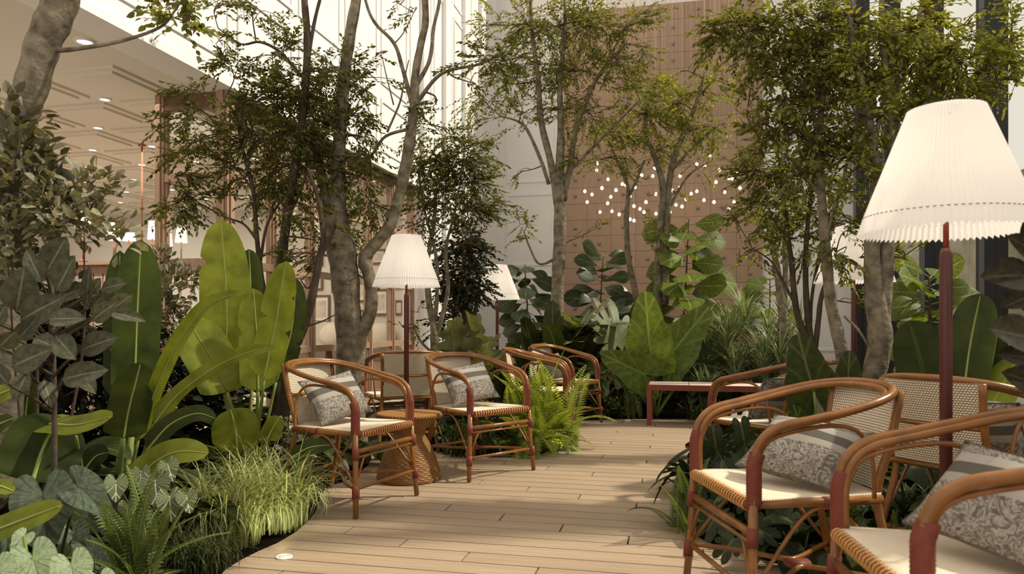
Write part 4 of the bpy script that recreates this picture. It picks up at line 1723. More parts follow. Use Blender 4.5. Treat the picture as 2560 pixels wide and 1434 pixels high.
# ---- leaf surfaces -----------------------------------------------------------------
LM = {}
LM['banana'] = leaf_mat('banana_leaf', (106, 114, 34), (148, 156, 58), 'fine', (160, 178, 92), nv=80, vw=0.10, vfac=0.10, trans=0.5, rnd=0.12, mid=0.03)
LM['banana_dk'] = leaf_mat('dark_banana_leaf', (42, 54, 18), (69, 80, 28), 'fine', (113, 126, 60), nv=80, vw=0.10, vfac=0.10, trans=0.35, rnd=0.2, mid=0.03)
LM['rib'] = plain('pale_midrib', (150, 160, 92), 0.5, 0.3)
LM['stalk'] = plain('green_stalk', (117, 130, 62), 0.5, 0.3, noise=0.15, nscale=8)
LM['stalk_dk'] = plain('dark_stalk', (58, 64, 30), 0.55, 0.3)
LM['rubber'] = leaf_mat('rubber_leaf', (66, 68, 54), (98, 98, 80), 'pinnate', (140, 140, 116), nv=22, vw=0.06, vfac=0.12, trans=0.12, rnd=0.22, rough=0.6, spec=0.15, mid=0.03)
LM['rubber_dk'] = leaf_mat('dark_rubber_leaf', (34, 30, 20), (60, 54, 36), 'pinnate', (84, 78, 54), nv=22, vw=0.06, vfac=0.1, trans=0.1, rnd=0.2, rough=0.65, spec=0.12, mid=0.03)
LM['heartgrey'] = leaf_mat('silver_heart_leaf', (66, 76, 60), (100, 110, 90), 'polar', (44, 52, 40), nv=9, vw=0.10, vfac=0.6, trans=0.15, rnd=0.12, mid=0.009, rough=0.35)
LM['heartpale'] = leaf_mat('pale_heart_leaf', (122, 136, 100), (159, 177, 142), 'polar', (80, 89, 60), nv=10, vw=0.10, vfac=0.6, trans=0.2, rnd=0.1, mid=0.009)
LM['veined'] = leaf_mat('white_veined_leaf', (73, 81, 50), (96, 107, 70), 'polar', (226, 230, 206), nv=9, vw=0.035, vfac=0.8, trans=0.2, rnd=0.12, mid=0.009)
LM['alocasia'] = leaf_mat('elephant_ear_leaf', (84, 102, 38), (120, 138, 58), 'polar', (148, 165, 92), nv=12, vw=0.05, vfac=0.5, trans=0.42, rnd=0.16, mid=0.009)
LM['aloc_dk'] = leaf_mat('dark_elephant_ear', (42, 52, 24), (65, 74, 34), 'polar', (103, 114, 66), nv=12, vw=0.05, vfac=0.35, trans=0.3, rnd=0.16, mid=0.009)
LM['fiddle'] = leaf_mat('fiddle_leaf', (87, 97, 34), (121, 134, 54), 'pinnate', (162, 180, 110), nv=9, vw=0.06, vfac=0.45, trans=0.4, rnd=0.25, mid=0.025)
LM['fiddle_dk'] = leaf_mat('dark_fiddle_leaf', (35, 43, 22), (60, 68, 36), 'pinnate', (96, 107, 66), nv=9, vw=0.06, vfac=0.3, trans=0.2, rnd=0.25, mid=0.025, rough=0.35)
LM['split'] = leaf_mat('split_leaf', (78, 84, 48), (122, 130, 82), '', (119, 132, 84), trans=0.25, rnd=0.25, mid=0.02)
LM['oak'] = leaf_mat('olive_lobed_leaf', (74, 76, 46), (122, 122, 80), '', (126, 128, 88), trans=0.25, rnd=0.3, mid=0.02)
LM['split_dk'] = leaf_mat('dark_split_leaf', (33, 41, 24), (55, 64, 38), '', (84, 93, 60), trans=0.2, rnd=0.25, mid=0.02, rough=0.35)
LM['lush'] = leaf_mat('dark_lush_leaf', (33, 41, 20), (58, 66, 32), 'pinnate', (91, 101, 56), nv=10, vw=0.06, vfac=0.25, trans=0.25, rnd=0.3, mid=0.03, rough=0.35)
LM['lush2'] = leaf_mat('mid_lush_leaf', (60, 70, 32), (93, 103, 50), 'pinnate', (128, 142, 84), nv=10, vw=0.06, vfac=0.3, trans=0.3, rnd=0.3, mid=0.03)
LM['fern'] = leaf_mat('bright_fern', (116, 128, 46), (166, 178, 84), '', trans=0.4, rnd=0.2, mid=0.0)
LM['fern_dk'] = leaf_mat('sword_fern', (74, 89, 48), (108, 120, 66), '', trans=0.35, rnd=0.2, mid=0.0)
LM['shrub_grey'] = leaf_mat('olive_grey_leaf', (84, 82, 62), (160, 152, 124), '', (170, 164, 138), trans=0.25, rnd=0.42, mid=0.04)
FM = {}
FM['tree'] = foliage_mat('tree_leaves', (58, 64, 26), (120, 122, 60), 0.42)
FM['tree_mid'] = foliage_mat('tree_leaves_mid', (76, 82, 34), (146, 148, 74), 0.43)
FM['tree_light'] = foliage_mat('tree_leaves_light', (98, 106, 38), (180, 182, 88), 0.45)
FM['bush'] = foliage_mat('bush_leaves', (38, 39, 24), (78, 80, 52), 0.25)
FM['grey'] = foliage_mat('grey_leaves', (62, 60, 46), (134, 128, 102), 0.25)
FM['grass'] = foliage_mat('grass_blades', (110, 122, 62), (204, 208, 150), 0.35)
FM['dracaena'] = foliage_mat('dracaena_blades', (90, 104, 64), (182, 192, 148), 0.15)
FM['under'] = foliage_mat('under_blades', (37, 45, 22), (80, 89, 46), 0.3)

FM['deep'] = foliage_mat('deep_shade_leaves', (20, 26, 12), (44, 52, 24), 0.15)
# ---- leaf templates ------------------------------------------------------------------------
TM = {}


def unit_strip(name, prof, hw, mat, fold=0.2, arch=0.15, n=8, curl=0.0):
    mb = MB()
    sp = [Vector((0, i / n, -arch * (i / n) ** 2)) for i in range(n + 1)]
    strip(mb, sp, hw, prof, Vector((0, 0, 1)), fold, curl, 2)
    return mb.mesh(name, mat)


TM['rubber'] = [unit_strip('rubber_leaf', pr_ovate, 0.27, LM['rubber'], 0.28, a) for a in (0.1, 0.22, 0.0)]
TM['rubber_dk'] = [unit_strip('rubber_leaf_dark', pr_ovate, 0.27, LM['rubber_dk'], 0.28, a) for a in (0.1, 0.22, 0.0)]
TM['fiddle'] = [unit_strip('fiddle_leaf', pr_obov, 0.42, LM['fiddle'], 0.2, a, curl=0.2) for a in (0.25, 0.4, 0.1)]
TM['fiddle_dk'] = [unit_strip('fiddle_leaf_dark', pr_obov, 0.34, LM['fiddle_dk'], 0.2, a, curl=0.2) for a in (0.25, 0.4, 0.1)]
TM['olive'] = [unit_strip('olive_leaf', pr_obov, 0.27, LM['shrub_grey'], 0.25, a, n=5) for a in (0.1, 0.25)]
TM['lance_u'] = [unit_strip('lance_leaf', pr_lance, 0.17, LM['lush2'], 0.25, a, n=7) for a in (0.15, 0.35)]


def tset(fn, leans):
    return [fn(i, l) for i, l in enumerate(leans)]


DKM = [LM['lush'], LM['stalk_dk']]
MDM = [LM['lush2'], LM['stalk']]
TM['lush'] = tset(lambda i, l: tmpl_strip('lush_leaf', pr_ovate, DKM, 0.22, l, 0.26, 0.075, 30 - 25 * i, -45 - 10 * i, 0.2), (0.5, 0.9, 1.3))
TM['lush2'] = tset(lambda i, l: tmpl_strip('lush_leaf_mid', pr_ovate, MDM, 0.2, l, 0.24, 0.08, 30 - 25 * i, -45 - 10 * i, 0.2), (0.5, 0.9, 1.3))
TM['lance'] = tset(lambda i, l: tmpl_strip('lance_leaf', pr_lance, DKM, 0.12, l, 0.34, 0.035, 50 - 25 * i, -40 - 10 * i, 0.25), (0.3, 0.7, 1.1))
TM['heartgrey'] = tset(lambda i, l: tmpl_polar('silver_heart', r_heart, [LM['heartgrey'], LM['stalk_dk']], 0.4, l, 0.2, -40 - 12 * i), (0.6, 0.9))
TM['split'] = tset(lambda i, l: tmpl_polar('split_leaf', r_split(6.5, 0.78), [LM['split'], LM['stalk_dk']], 0.42, l, 0.26, 40 - 35 * i, 0.15, 0.3, nphi=84), (0.25, 0.6, 0.95))
TM['split_dk'] = tset(lambda i, l: tmpl_polar('split_leaf_dark', r_split(5.5, 0.5), [LM['split_dk'], LM['stalk_dk']], 0.34, l, 0.22, 20 - 35 * i, 0.15, 0.3, nphi=84), (0.35, 0.8, 1.1))
def pr_lobed(t):
    return pr_ovate(t) * (0.26 + 0.74 * abs(math.sin(5.5 * PI * t + 0.4)) ** 0.8) if 0 < t < 1 else 0.0


TM['oak'] = [tmpl_strip('lobed_leaf', pr_lobed, [LM['oak'], LM['stalk_dk']], 0.34, l, 0.46, 0.17, p0, p1, 0.3, n=40) for l, p0, p1 in ((0.12, 82, 66), (0.3, 70, 40), (0.5, 55, 10), (0.2, 76, 80))]
TM['upright'] = [tmpl_strip('upright_leaf', pr_banana, DKM, 0.35, l, 0.6, 0.085, p0, p1, 0.3, n=12) for l, p0, p1 in ((0.1, 85, 72), (0.25, 75, 45), (0.4, 66, 20))]
TM['fern'] = [tmpl_frond('fern_frond', [LM['fern'], LM['stalk']], 0.42, 24, 0.10, 0.0085, p0, p1) for p0, p1 in ((82, -10), (70, -45), (50, -60), (88, 30))]
TM['fern_tall'] = [tmpl_frond('tall_fern_frond', [LM['fern'], LM['stalk']], 0.66, 30, 0.11, 0.0085, p0, p1) for p0, p1 in ((88, 50), (84, 20), (78, -20))]
TM['sword'] = [tmpl_frond('sword_frond', [LM['fern_dk'], LM['stalk']], 0.42, 32, 0.06, 0.0058, p0, p1, ang=76, tip_pow=0.62) for p0, p1 in ((84, 55), (75, 15), (45, -35))]
TM['palm'] = [tmpl_frond('palm_frond', [LM['lush2'], LM['stalk']], 0.6, 20, 0.2, 0.011, p0, p1, ang=55) for p0, p1 in ((70, -15), (50, -40))]


# ================================================================== TREES
def gp(px, d):
    return cw((px - CX) / F * d, d)


def gy(d):
    return HY + F / d


tree('leaning_tree', 'thick leaning grey trunk in the upper left corner with one long bare side branch',
     [[(0, gy(3.2), 3.2, 44), (22, 700, 3.2, 42), (48, 330, 3.2, 38), (76, 225, 3.2, 38), (108, 110, 3.2, 39), (142, 30, 3.2, 41), (170, -70, 3.2, 40), (230, -330, 3.2, 34)],
      [(138, 126, 3.2, 6.5), (190, 122, 3.2, 5.5), (300, 103, 3.2, 4.5), (400, 68, 3.2, 3.5), (440, 22, 3.2, 2.6), (472, -30, 3.2, 2)]],
     [(450, 55, 3.2, 38, 30, 0.5), (470, -10, 3.2, 40, 30, 0.6)], FM['tree_mid'], M['bark'], 21, leaf=0.045, hw=0.34)

tree('twin_trunk_tree', 'tall tree with a thick mottled trunk forking low behind the left armchairs',
     [[(880, gy(5.5), 5.5, 40), (874, 900, 5.5, 33), (868, 760, 5.5, 33), (856, 640, 5.5, 36), (838, 545, 5.5, 32), (845, 440, 5.5, 19), (850, 330, 5.5, 16), (862, 180, 5.5, 15), (878, 70, 5.5, 14), (895, -40, 5.5, 12), (905, -250, 5.5, 9)],
      [(890, 960, 5.5, 20), (900, 850, 5.5, 17), (928, 772, 5.5, 16), (925, 700, 5.5, 15), (912, 650, 5.5, 17), (930, 620, 5.5, 15), (975, 562, 5.5, 15), (1000, 480, 5.5, 14), (1020, 380, 5.5, 14), (1035, 270, 5.5, 12), (1038, 190, 5.5, 10), (1052, 110, 5.5, 9), (1064, 50, 5.5, 8.5), (1060, -60, 5.5, 8), (1065, -250, 5.5, 6)],
      [(835, 560, 5.5, 18), (812, 470, 5.5, 14), (795, 400, 5.5, 11), (775, 300, 5.5, 9)],
      [(1032, 268, 5.5, 6), (1006, 170, 5.5, 5), (985, 108, 5.5, 4.5), (938, 58, 5.5, 4), (915, 5, 5.5, 3.5), (900, -80, 5.5, 3)],
      [(1040, 215, 5.5, 5.5), (1074, 150, 5.5, 5), (1084, 70, 5.5, 4.5), (1100, -10, 5.5, 4), (1098, -120, 5.5, 3)],
      [(1043, 255, 5.5, 5.5), (1090, 195, 5.5, 4.5), (1130, 174, 5.5, 3.8), (1200, 160, 5.5, 3), (1262, 128, 5.5, 2)],
      [(1030, 320, 5.5, 4.5), (965, 340, 5.5, 3.6), (935, 380, 5.5, 3.6), (895, 430, 5.5, 3.2), (868, 468, 5.5, 3)],
      [(968, 330, 5.5, 3), (1000, 255, 5.5, 2.5), (1010, 200, 5.5, 1.8), (1022, 150, 5.5, 1.2)],
      [(984, 262, 5.5, 2), (966, 190, 5.5, 1.5), (955, 140, 5.5, 1)],
      [(985, 110, 5.5, 2), (1010, 80, 5.5, 1.4), (1040, 20, 5.5, 1)]],
     [(860, 200, 5.5, 70, 60, 0.9), (870, 290, 5.5, 70, 60, 1.1), (900, 340, 5.5, 50, 50, 0.8), (840, 420, 5.5, 80, 60, 0.9), (910, 450, 5.5, 60, 40, 0.8), (925, 510, 5.5, 60, 40, 0.6), (880, 560, 5.5, 50, 30, 0.4),
      (1060, 285, 5.5, 45, 40, 0.45), (1090, 262, 5.5, 30, 14, 0.5), (1030, 330, 5.5, 40, 25, 0.4), (940, 140, 5.5, 14, 14, 0.7), (1020, 30, 5.5, 20, 14, 0.5), (1000, 12, 5.5, 18, 10, 0.5),
      (1225, 155, 5.5, 60, 28, 1.0), (1270, 160, 5.5, 50, 25, 1.2), (1190, 210, 5.5, 30, 20, 0.5), (840, 640, 5.5, 30, 25, 0.3), (905, 695, 5.5, 20, 12, 0.5), (850, 740, 5.5, 25, 50, 0.12)], FM['tree'], M['bark'], 22, leaf=0.046)

tree('slender_tree', 'slender multi-stem tree spreading leafy branches in front of the timber screen',
     [[(692, gy(5.35), 5.35, 15), (692, 900, 5.35, 14), (698, 720, 5.35, 13), (715, 560, 5.35, 12), (735, 430, 5.35, 11), (752, 330, 5.35, 10), (765, 200, 5.35, 10), (768, 90, 5.35, 9), (760, -20, 5.35, 8), (758, -200, 5.35, 6)],
      [(690, 880, 5.35, 8), (668, 770, 5.35, 7), (652, 680, 5.35, 6.5), (640, 570, 5.35, 6), (634, 480, 5.35, 5.5), (606, 370, 5.35, 4.5), (590, 290, 5.35, 3.5), (560, 250, 5.35, 2.5)],
      [(718, 545, 5.35, 5), (745, 490, 5.35, 4), (770, 420, 5.35, 3), (775, 350, 5.35, 2.5)],
      [(645, 605, 5.35, 3.5), (612, 562, 5.35, 3), (572, 545, 5.35, 2.5), (520, 520, 5.35, 2), (470, 490, 5.35, 1.5)],
      [(606, 370, 5.35, 3), (560, 330, 5.35, 2.5), (510, 280, 5.35, 2), (460, 260, 5.35, 1.4)],
      [(634, 480, 5.35, 3), (590, 420, 5.35, 2.5), (530, 390, 5.35, 2), (450, 370, 5.35, 1.3)],
      [(766, 180, 5.35, 5), (785, 60, 5.35, 4.5), (805, -20, 5.35, 4)],
      [(752, 190, 5.35, 5), (700, 130, 5.35, 4), (650, 105, 5.35, 3.2), (600, 110, 5.35, 2.4), (545, 70, 5.35, 1.6)],
      [(650, 660, 5.35, 4), (665, 570, 5.35, 3.4), (690, 520, 5.35, 3), (720, 480, 5.35, 2.2)]],
     [(440, 440, 5.35, 70, 22, 1.0), (470, 500, 5.35, 70, 28, 1.2), (450, 540, 5.35, 55, 20, 1.1), (470, 380, 5.35, 75, 25, 1.0), (480, 300, 5.35, 80, 30, 0.9), (520, 350, 5.35, 60, 30, 0.9), (500, 230, 5.35, 60, 26, 0.8), (560, 160, 5.35, 60, 40, 0.7), (540, 110, 5.35, 50, 30, 0.5),
      (620, 260, 5.35, 60, 50, 1.0), (600, 430, 5.35, 70, 40, 0.9), (640, 340, 5.35, 70, 60, 1.1), (690, 250, 5.35, 80, 60, 1.2), (740, 330, 5.35, 80, 60, 1.2), (690, 420, 5.35, 70, 50, 0.9), (720, 150, 5.35, 50, 70, 0.9), (780, 250, 5.35, 70, 60, 1.1), (820, 180, 5.35, 60, 50, 1.0), (760, 430, 5.35, 60, 50, 0.8), (650, 500, 5.35, 60, 40, 0.6), (730, 540, 5.35, 50, 40, 0.5), (700, 470, 5.35, 60, 40, 0.6), (550, 20, 5.35, 70, 24, 0.8), (640, 20, 5.35, 50, 18, 0.6), (740, 650, 5.35, 40, 30, 0.35), (790, 600, 5.35, 30, 40, 0.4)], FM['tree'], M['bark_dk'], 23, leaf=0.045)

tree('leaning_sapling', 'thin sapling leaning right across the framed pictures',
     [[(700, gy(5.1), 5.1, 15), (722, 905, 5.1, 14), (750, 840, 5.1, 12), (776, 760, 5.1, 11), (798, 650, 5.1, 9), (808, 590, 5.1, 7), (795, 500, 5.1, 5), (770, 420, 5.1, 3)],
      [(800, 640, 5.1, 6), (828, 590, 5.1, 5), (842, 540, 5.1, 4)],
      [(762, 815, 5.1, 3), (800, 805, 5.1, 2), (840, 785, 5.1, 1.4)],
      [(790, 690, 5.1, 4), (770, 720, 5.1, 2.5), (752, 700, 5.1, 1.6)]],
     [(770, 520, 5.1, 40, 40, 0.5), (800, 560, 5.1, 40, 30, 0.4), (745, 640, 5.1, 35, 30, 0.45), (810, 640, 5.1, 50, 22, 0.4), (760, 680, 5.1, 30, 16, 0.4)], FM['tree'], M['bark_dk'], 24, leaf=0.042)

tree('round_tree', 'small bushy tree with thin forked stems between the two left lamps',
     [[(1092, gy(6.7), 6.7, 14), (1088, 900, 6.7, 13), (1085, 820, 6.7, 10), (1072, 750, 6.7, 8), (1068, 660, 6.7, 6), (1085, 560, 6.7, 5), (1090, 470, 6.7, 4)],
      [(1088, 850, 6.7, 7), (1105, 790, 6.7, 6), (1120, 720, 6.7, 5), (1115, 620, 6.7, 4), (1135, 540, 6.7, 3), (1150, 460, 6.7, 2)],
      [(1085, 820, 6.7, 6), (1092, 740, 6.7, 5), (1090, 640, 6.7, 4.5), (1060, 520, 6.7, 3), (1045, 430, 6.7, 2)],
      [(1085, 885, 6.7, 3.5), (1050, 850, 6.7, 3), (1030, 800, 6.7, 2), (1030, 770, 6.7, 1.2)]],
     [(1130, 400, 6.7, 90, 60, 1.1), (1180, 380, 6.7, 70, 50, 1.0), (1070, 440, 6.7, 60, 55, 1.0), (1120, 480, 6.7, 90, 55, 1.3), (1200, 460, 6.7, 60, 50, 1.0), (1160, 530, 6.7, 80, 40, 1.1), (1060, 520, 6.7, 50, 40, 0.8), (1230, 520, 6.7, 40, 40, 0.7), (1040, 360, 6.7, 40, 40, 0.6), (1120, 330, 6.7, 60, 30, 0.7), (1010, 570, 6.7, 40, 25, 0.5), (1050, 780, 6.7, 30, 30, 0.35), (1010, 820, 6.7, 20, 25, 0.3)], FM['tree'], M['bark'], 25, leaf=0.047)

tree('dark_bush', 'dense dark olive bush behind the far lamp shade',
     [[(1160, gy(7.2), 7.2, 14), (1160, 880, 7.2, 10), (1165, 760, 7.2, 8), (1165, 660, 7.2, 6)], [(1160, 860, 7.2, 6), (1190, 770, 7.2, 5), (1200, 690, 7.2, 3)]],
     [(1150, 620, 7.2, 60, 55, 1.9), (1150, 690, 7.2, 58, 55, 1.9), (1162, 590, 7.2, 45, 35, 1.5), (1130, 720, 7.2, 50, 40, 1.6), (1180, 725, 7.2, 34, 36, 1.5), (1130, 800, 7.2, 45, 60, 1.5)], FM['bush'], M['bark_dk'], 26, leaf=0.05, cat='bush', hw=0.34)

tree('forked_tree', 'tall pale-trunked tree forking high, left of the tan tiled wall',
     [[(1394, gy(8.4), 8.4, 19), (1390, 900, 8.4, 18), (1394, 720, 8.4, 16), (1400, 580, 8.4, 16), (1398, 470, 8.4, 13), (1402, 330, 8.4, 9), (1400, 200, 8.4, 7), (1412, 80, 8.4, 5), (1410, -60, 8.4, 3)],
      [(1394, 510, 8.4, 10), (1378, 410, 8.4, 9), (1352, 300, 8.4, 8), (1346, 200, 8.4, 6), (1330, 80, 8.4, 5), (1325, -40, 8.4, 3)],
      [(1408, 500, 8.4, 9), (1425, 420, 8.4, 8), (1440, 320, 8.4, 7), (1490, 200, 8.4, 5), (1560, 110, 8.4, 3)],
      [(1372, 460, 8.4, 5), (1352, 400, 8.4, 4.5), (1318, 325, 8.4, 4), (1292, 302, 8.4, 3), (1250, 290, 8.4, 2)],
      [(1400, 640, 8.4, 4), (1350, 660, 8.4, 3), (1325, 620, 8.4, 2.5), (1310, 580, 8.4, 1.6)],
      [(1402, 610, 8.4, 3), (1450, 590, 8.4, 2), (1490, 570, 8.4, 1.3)],
      [(1412, 440, 8.4, 5), (1470, 380, 8.4, 4), (1540, 310, 8.4, 3), (1600, 250, 8.4, 2)]],
     [(1400, 70, 8.4, 110, 70, 1.2), (1310, 60, 8.4, 80, 70, 1.0), (1490, 70, 8.4, 100, 70, 1.2), (1580, 60, 8.4, 70, 60, 1.0), (1340, 160, 8.4, 90, 60, 1.1), (1440, 180, 8.4, 90, 70, 1.1), (1540, 160, 8.4, 80, 60, 1.1), (1220, 60, 8.4, 60, 50, 0.6), (1240, 120, 8.4, 50, 30, 0.6),
      (1210, 240, 8.4, 70, 30, 0.9), (1270, 210, 8.4, 60, 50, 0.9), (1310, 280, 8.4, 60, 40, 0.6), (1400, 280, 8.4, 80, 50, 0.8), (1480, 290, 8.4, 80, 50, 1.0), (1590, 230, 8.4, 60, 70, 0.9), (1230, 300, 8.4, 50, 20, 0.7), (1300, 560, 8.4, 50, 30, 0.6), (1290, 600, 8.4, 40, 20, 0.6), (1300, 430, 8.4, 25, 20, 0.5), (1500, 560, 8.4, 30, 25, 0.4), (1440, 400, 8.4, 50, 40, 0.5), (1620, 120, 8.4, 40, 40, 0.7)], FM['tree_mid'], M['bark'], 27, leaf=0.052, dens=0.85)

tree('back_tree', 'slim three-stem tree standing before the tan tiled wall and bulbs',
     [[(1645, gy(9.2), 9.2, 14), (1643, 760, 9.2, 11), (1648, 600, 9.2, 8), (1658, 480, 9.2, 9), (1640, 400, 9.2, 7), (1612, 330, 9.2, 5), (1620, 250, 9.2, 3)],
      [(1662, 760, 9.2, 10), (1666, 600, 9.2, 9), (1675, 440, 9.2, 8), (1702, 350, 9.2, 6), (1740, 260, 9.2, 5), (1762, 180, 9.2, 3)],
      [(1600, 960, 9.2, 9), (1592, 760, 9.2, 8), (1570, 640, 9.2, 7.5), (1566, 540, 9.2, 7), (1570, 470, 9.2, 5), (1542, 400, 9.2, 3), (1520, 350, 9.2, 2)],
      [(1568, 500, 9.2, 4), (1596, 440, 9.2, 3), (1610, 400, 9.2, 2)],
      [(1676, 430, 9.2, 4), (1740, 360, 9.2, 3), (1800, 310, 9.2, 2)],
      [(1672, 520, 9.2, 4), (1720, 440, 9.2, 3), (1780, 400, 9.2, 2)]],
     [(1560, 350, 9.2, 80, 60, 1.2), (1620, 290, 9.2, 80, 60, 1.2), (1690, 260, 9.2, 70, 60, 1.0), (1760, 240, 9.2, 60, 50, 1.0), (1640, 210, 9.2, 60, 50, 0.9), (1790, 320, 9.2, 50, 50, 0.9), (1730, 330, 9.2, 60, 40, 0.9), (1500, 400, 9.2, 60, 40, 1.0), (1790, 200, 9.2, 50, 30, 0.8), (1700, 180, 9.2, 40, 30, 0.6), (1560, 440, 9.2, 60, 20, 0.6), (1740, 420, 9.2, 50, 20, 0.5), (1610, 600, 9.2, 30, 30, 0.35), (1690, 480, 9.2, 40, 20, 0.4), (1640, 380, 9.2, 60, 30, 0.8)], FM['tree_light'], M['bark'], 28, leaf=0.056)

tree('right_tree', 'large twin-stem tree behind the right lamp with a wide bright crown',
     [[(2172, gy(4.2), 4.2, 27), (2172, 1060, 4.2, 26), (2180, 960, 4.2, 26), (2200, 850, 4.2, 29), (2188, 740, 4.2, 25), (2180, 640, 4.2, 19), (2184, 540, 4.2, 17), (2192, 440, 4.2, 14), (2180, 360, 4.2, 12), (2165, 250, 4.2, 10), (2140, 150, 4.2, 9), (2125, 40, 4.2, 7), (2130, -100, 4.2, 5)],
      [(2205, 820, 4.2, 19), (2212, 720, 4.2, 18), (2218, 640, 4.2, 17), (2222, 540, 4.2, 12), (2232, 420, 4.2, 11), (2226, 300, 4.2, 9), (2216, 180, 4.2, 8), (2202, 60, 4.2, 6), (2210, -100, 4.2, 4)],
      [(2230, 430, 4.2, 7), (2262, 350, 4.2, 6), (2300, 290, 4.2, 5), (2330, 215, 4.2, 4), (2400, 110, 4.2, 3)],
      [(2250, 380, 4.2, 5), (2330, 270, 4.2, 4), (2420, 220, 4.2, 3), (2490, 200, 4.2, 2)],
      [(2185, 380, 4.2, 6), (2210, 250, 4.2, 5), (2270, 130, 4.2, 4), (2300, 20, 4.2, 3)]],
     [(2150, 60, 4.2, 100, 70, 1.1), (2260, 80, 4.2, 100, 70, 1.1), (2370, 140, 4.2, 100, 70, 1.1), (2460, 180, 4.2, 90, 50, 1.2), (2500, 110, 4.2, 60, 50, 0.8), (2530, 70, 4.2, 40, 60, 0.6), (2500, 225, 4.2, 60, 22, 0.9), (2360, 230, 4.2, 90, 40, 1.0), (2260, 190, 4.2, 90, 60, 1.1), (2150, 180, 4.2, 90, 60, 1.0), (2330, 40, 4.2, 70, 50, 0.8), (2420, 60, 4.2, 50, 60, 0.6), (2250, 300, 4.2, 70, 40, 0.8), (2540, 200, 4.2, 40, 30, 0.7), (2130, 300, 4.2, 60, 50, 0.7), (2270, 650, 4.2, 35, 40, 0.8), (2180, 640, 4.2, 30, 20, 0.3), (2190, 300, 4.2, 80, 60, 0.8), (2250, 400, 4.2, 50, 60, 0.6), (2150, 420, 4.2, 60, 60, 0.6), (2290, 270, 4.2, 60, 40, 0.8)], FM['tree_light'], M['bark'], 29, leaf=0.046, dens=0.6)

tree('kinked_tree', 'slim tree with a kinked brown trunk left of the large right tree',
     [[(2105, gy(4.3), 4.3, 15), (2106, 960, 4.3, 14), (2104, 880, 4.3, 16), (2078, 760, 4.3, 14), (2066, 640, 4.3, 13), (2056, 520, 4.3, 11), (2048, 400, 4.3, 9), (2050, 300, 4.3, 8), (2064, 190, 4.3, 7), (2080, 80, 4.3, 5), (2085, -60, 4.3, 4)],
      [(2062, 600, 4.3, 5), (2085, 520, 4.3, 4.5), (2110, 440, 4.3, 4), (2130, 350, 4.3, 3)],
      [(2048, 380, 4.3, 6), (2030, 270, 4.3, 5), (1990, 190, 4.3, 4), (1930, 140, 4.3, 3), (1870, 100, 4.3, 2)],
      [(2056, 500, 4.3, 4), (2000, 420, 4.3, 3.5), (1950, 380, 4.3, 2.5), (1900, 350, 4.3, 1.6)],
      [(2190, 900, 4.2, 4), (2150, 830, 4.25, 3.5), (2110, 790, 4.3, 3)]],
     [(1850, 60, 4.3, 90, 50, 0.9), (1950, 60, 4.3, 90, 60, 1.1), (2050, 60, 4.3, 90, 60, 1.1), (1920, 150, 4.3, 80, 50, 1.0), (2010, 160, 4.3, 90, 60, 1.1), (2090, 180, 4.3, 70, 70, 0.9), (1960, 250, 4.3, 80, 55, 1.1), (2050, 280, 4.3, 70, 60, 0.9), (1800, 90, 4.3, 60, 24, 0.8), (1790, 60, 4.3, 60, 30, 0.7), (1830, 130, 4.3, 50, 24, 0.7), (2000, 350, 4.3, 80, 50, 1.0), (1920, 340, 4.3, 60, 50, 1.0), (2100, 400, 4.3, 60, 60, 0.8), (2110, 560, 4.3, 50, 60, 0.5), (2120, 480, 4.3, 50, 50, 0.6), (1880, 250, 4.3, 50, 40, 0.6), (2060, 380, 4.3, 60, 50, 0.7), (2090, 630, 4.3, 40, 60, 0.6), (1990, 440, 4.3, 70, 40, 0.8)], FM['tree_mid'], M['bark'], 30, leaf=0.046, dens=0.7)

tree('clump_tree', 'clump of thin dark stems rising behind the large leaf on the right',
     [[(2036, gy(5.7), 5.7, 14), (2034, 900, 5.7, 10), (2012, 840, 5.7, 9), (1990, 770, 5.7, 8), (1978, 650, 5.7, 6.5), (1966, 560, 5.7, 5), (1955, 470, 5.7, 4), (1945, 380, 5.7, 3)],
      [(2034, 890, 5.7, 8), (2020, 800, 5.7, 8), (2014, 700, 5.7, 7), (2016, 600, 5.7, 6), (2028, 480, 5.7, 4.5), (2035, 380, 5.7, 3)],
      [(2036, 890, 5.7, 7), (2046, 800, 5.7, 6.5), (2054, 740, 5.7, 6), (2080, 670, 5.7, 4.5), (2110, 620, 5.7, 3), (2120, 570, 5.7, 2)],
      [(1988, 760, 5.7, 4), (1950, 690, 5.7, 3), (1925, 650, 5.7, 2), (1880, 620, 5.7, 1.5)],
      [(2024, 850, 5.7, 5), (2030, 740, 5.7, 4), (2050, 640, 5.7, 3.5), (2090, 540, 5.7, 2.5)]],
     [(1880, 440, 5.7, 60, 50, 1.0), (1950, 430, 5.7, 70, 60, 1.2), (1900, 510, 5.7, 70, 40, 1.1), (1980, 500, 5.7, 70, 60, 1.2), (2040, 440, 5.7, 60, 60, 1.0), (2060, 540, 5.7, 60, 50, 0.9), (1830, 540, 5.7, 50, 20, 0.8), (1890, 580, 5.7, 50, 22, 0.8), (1960, 600, 5.7, 60, 40, 0.7), (2030, 620, 5.7, 50, 40, 0.6), (2100, 620, 5.7, 50, 50, 0.7), (1850, 640, 5.7, 50, 16, 0.6), (2110, 700, 5.7, 40, 40, 0.5), (1860, 380, 5.7, 40, 40, 0.7), (2150, 760, 5.7, 30, 50, 0.5)], FM['tree_mid'], M['bark_dk'], 31, leaf=0.046, dens=0.8)

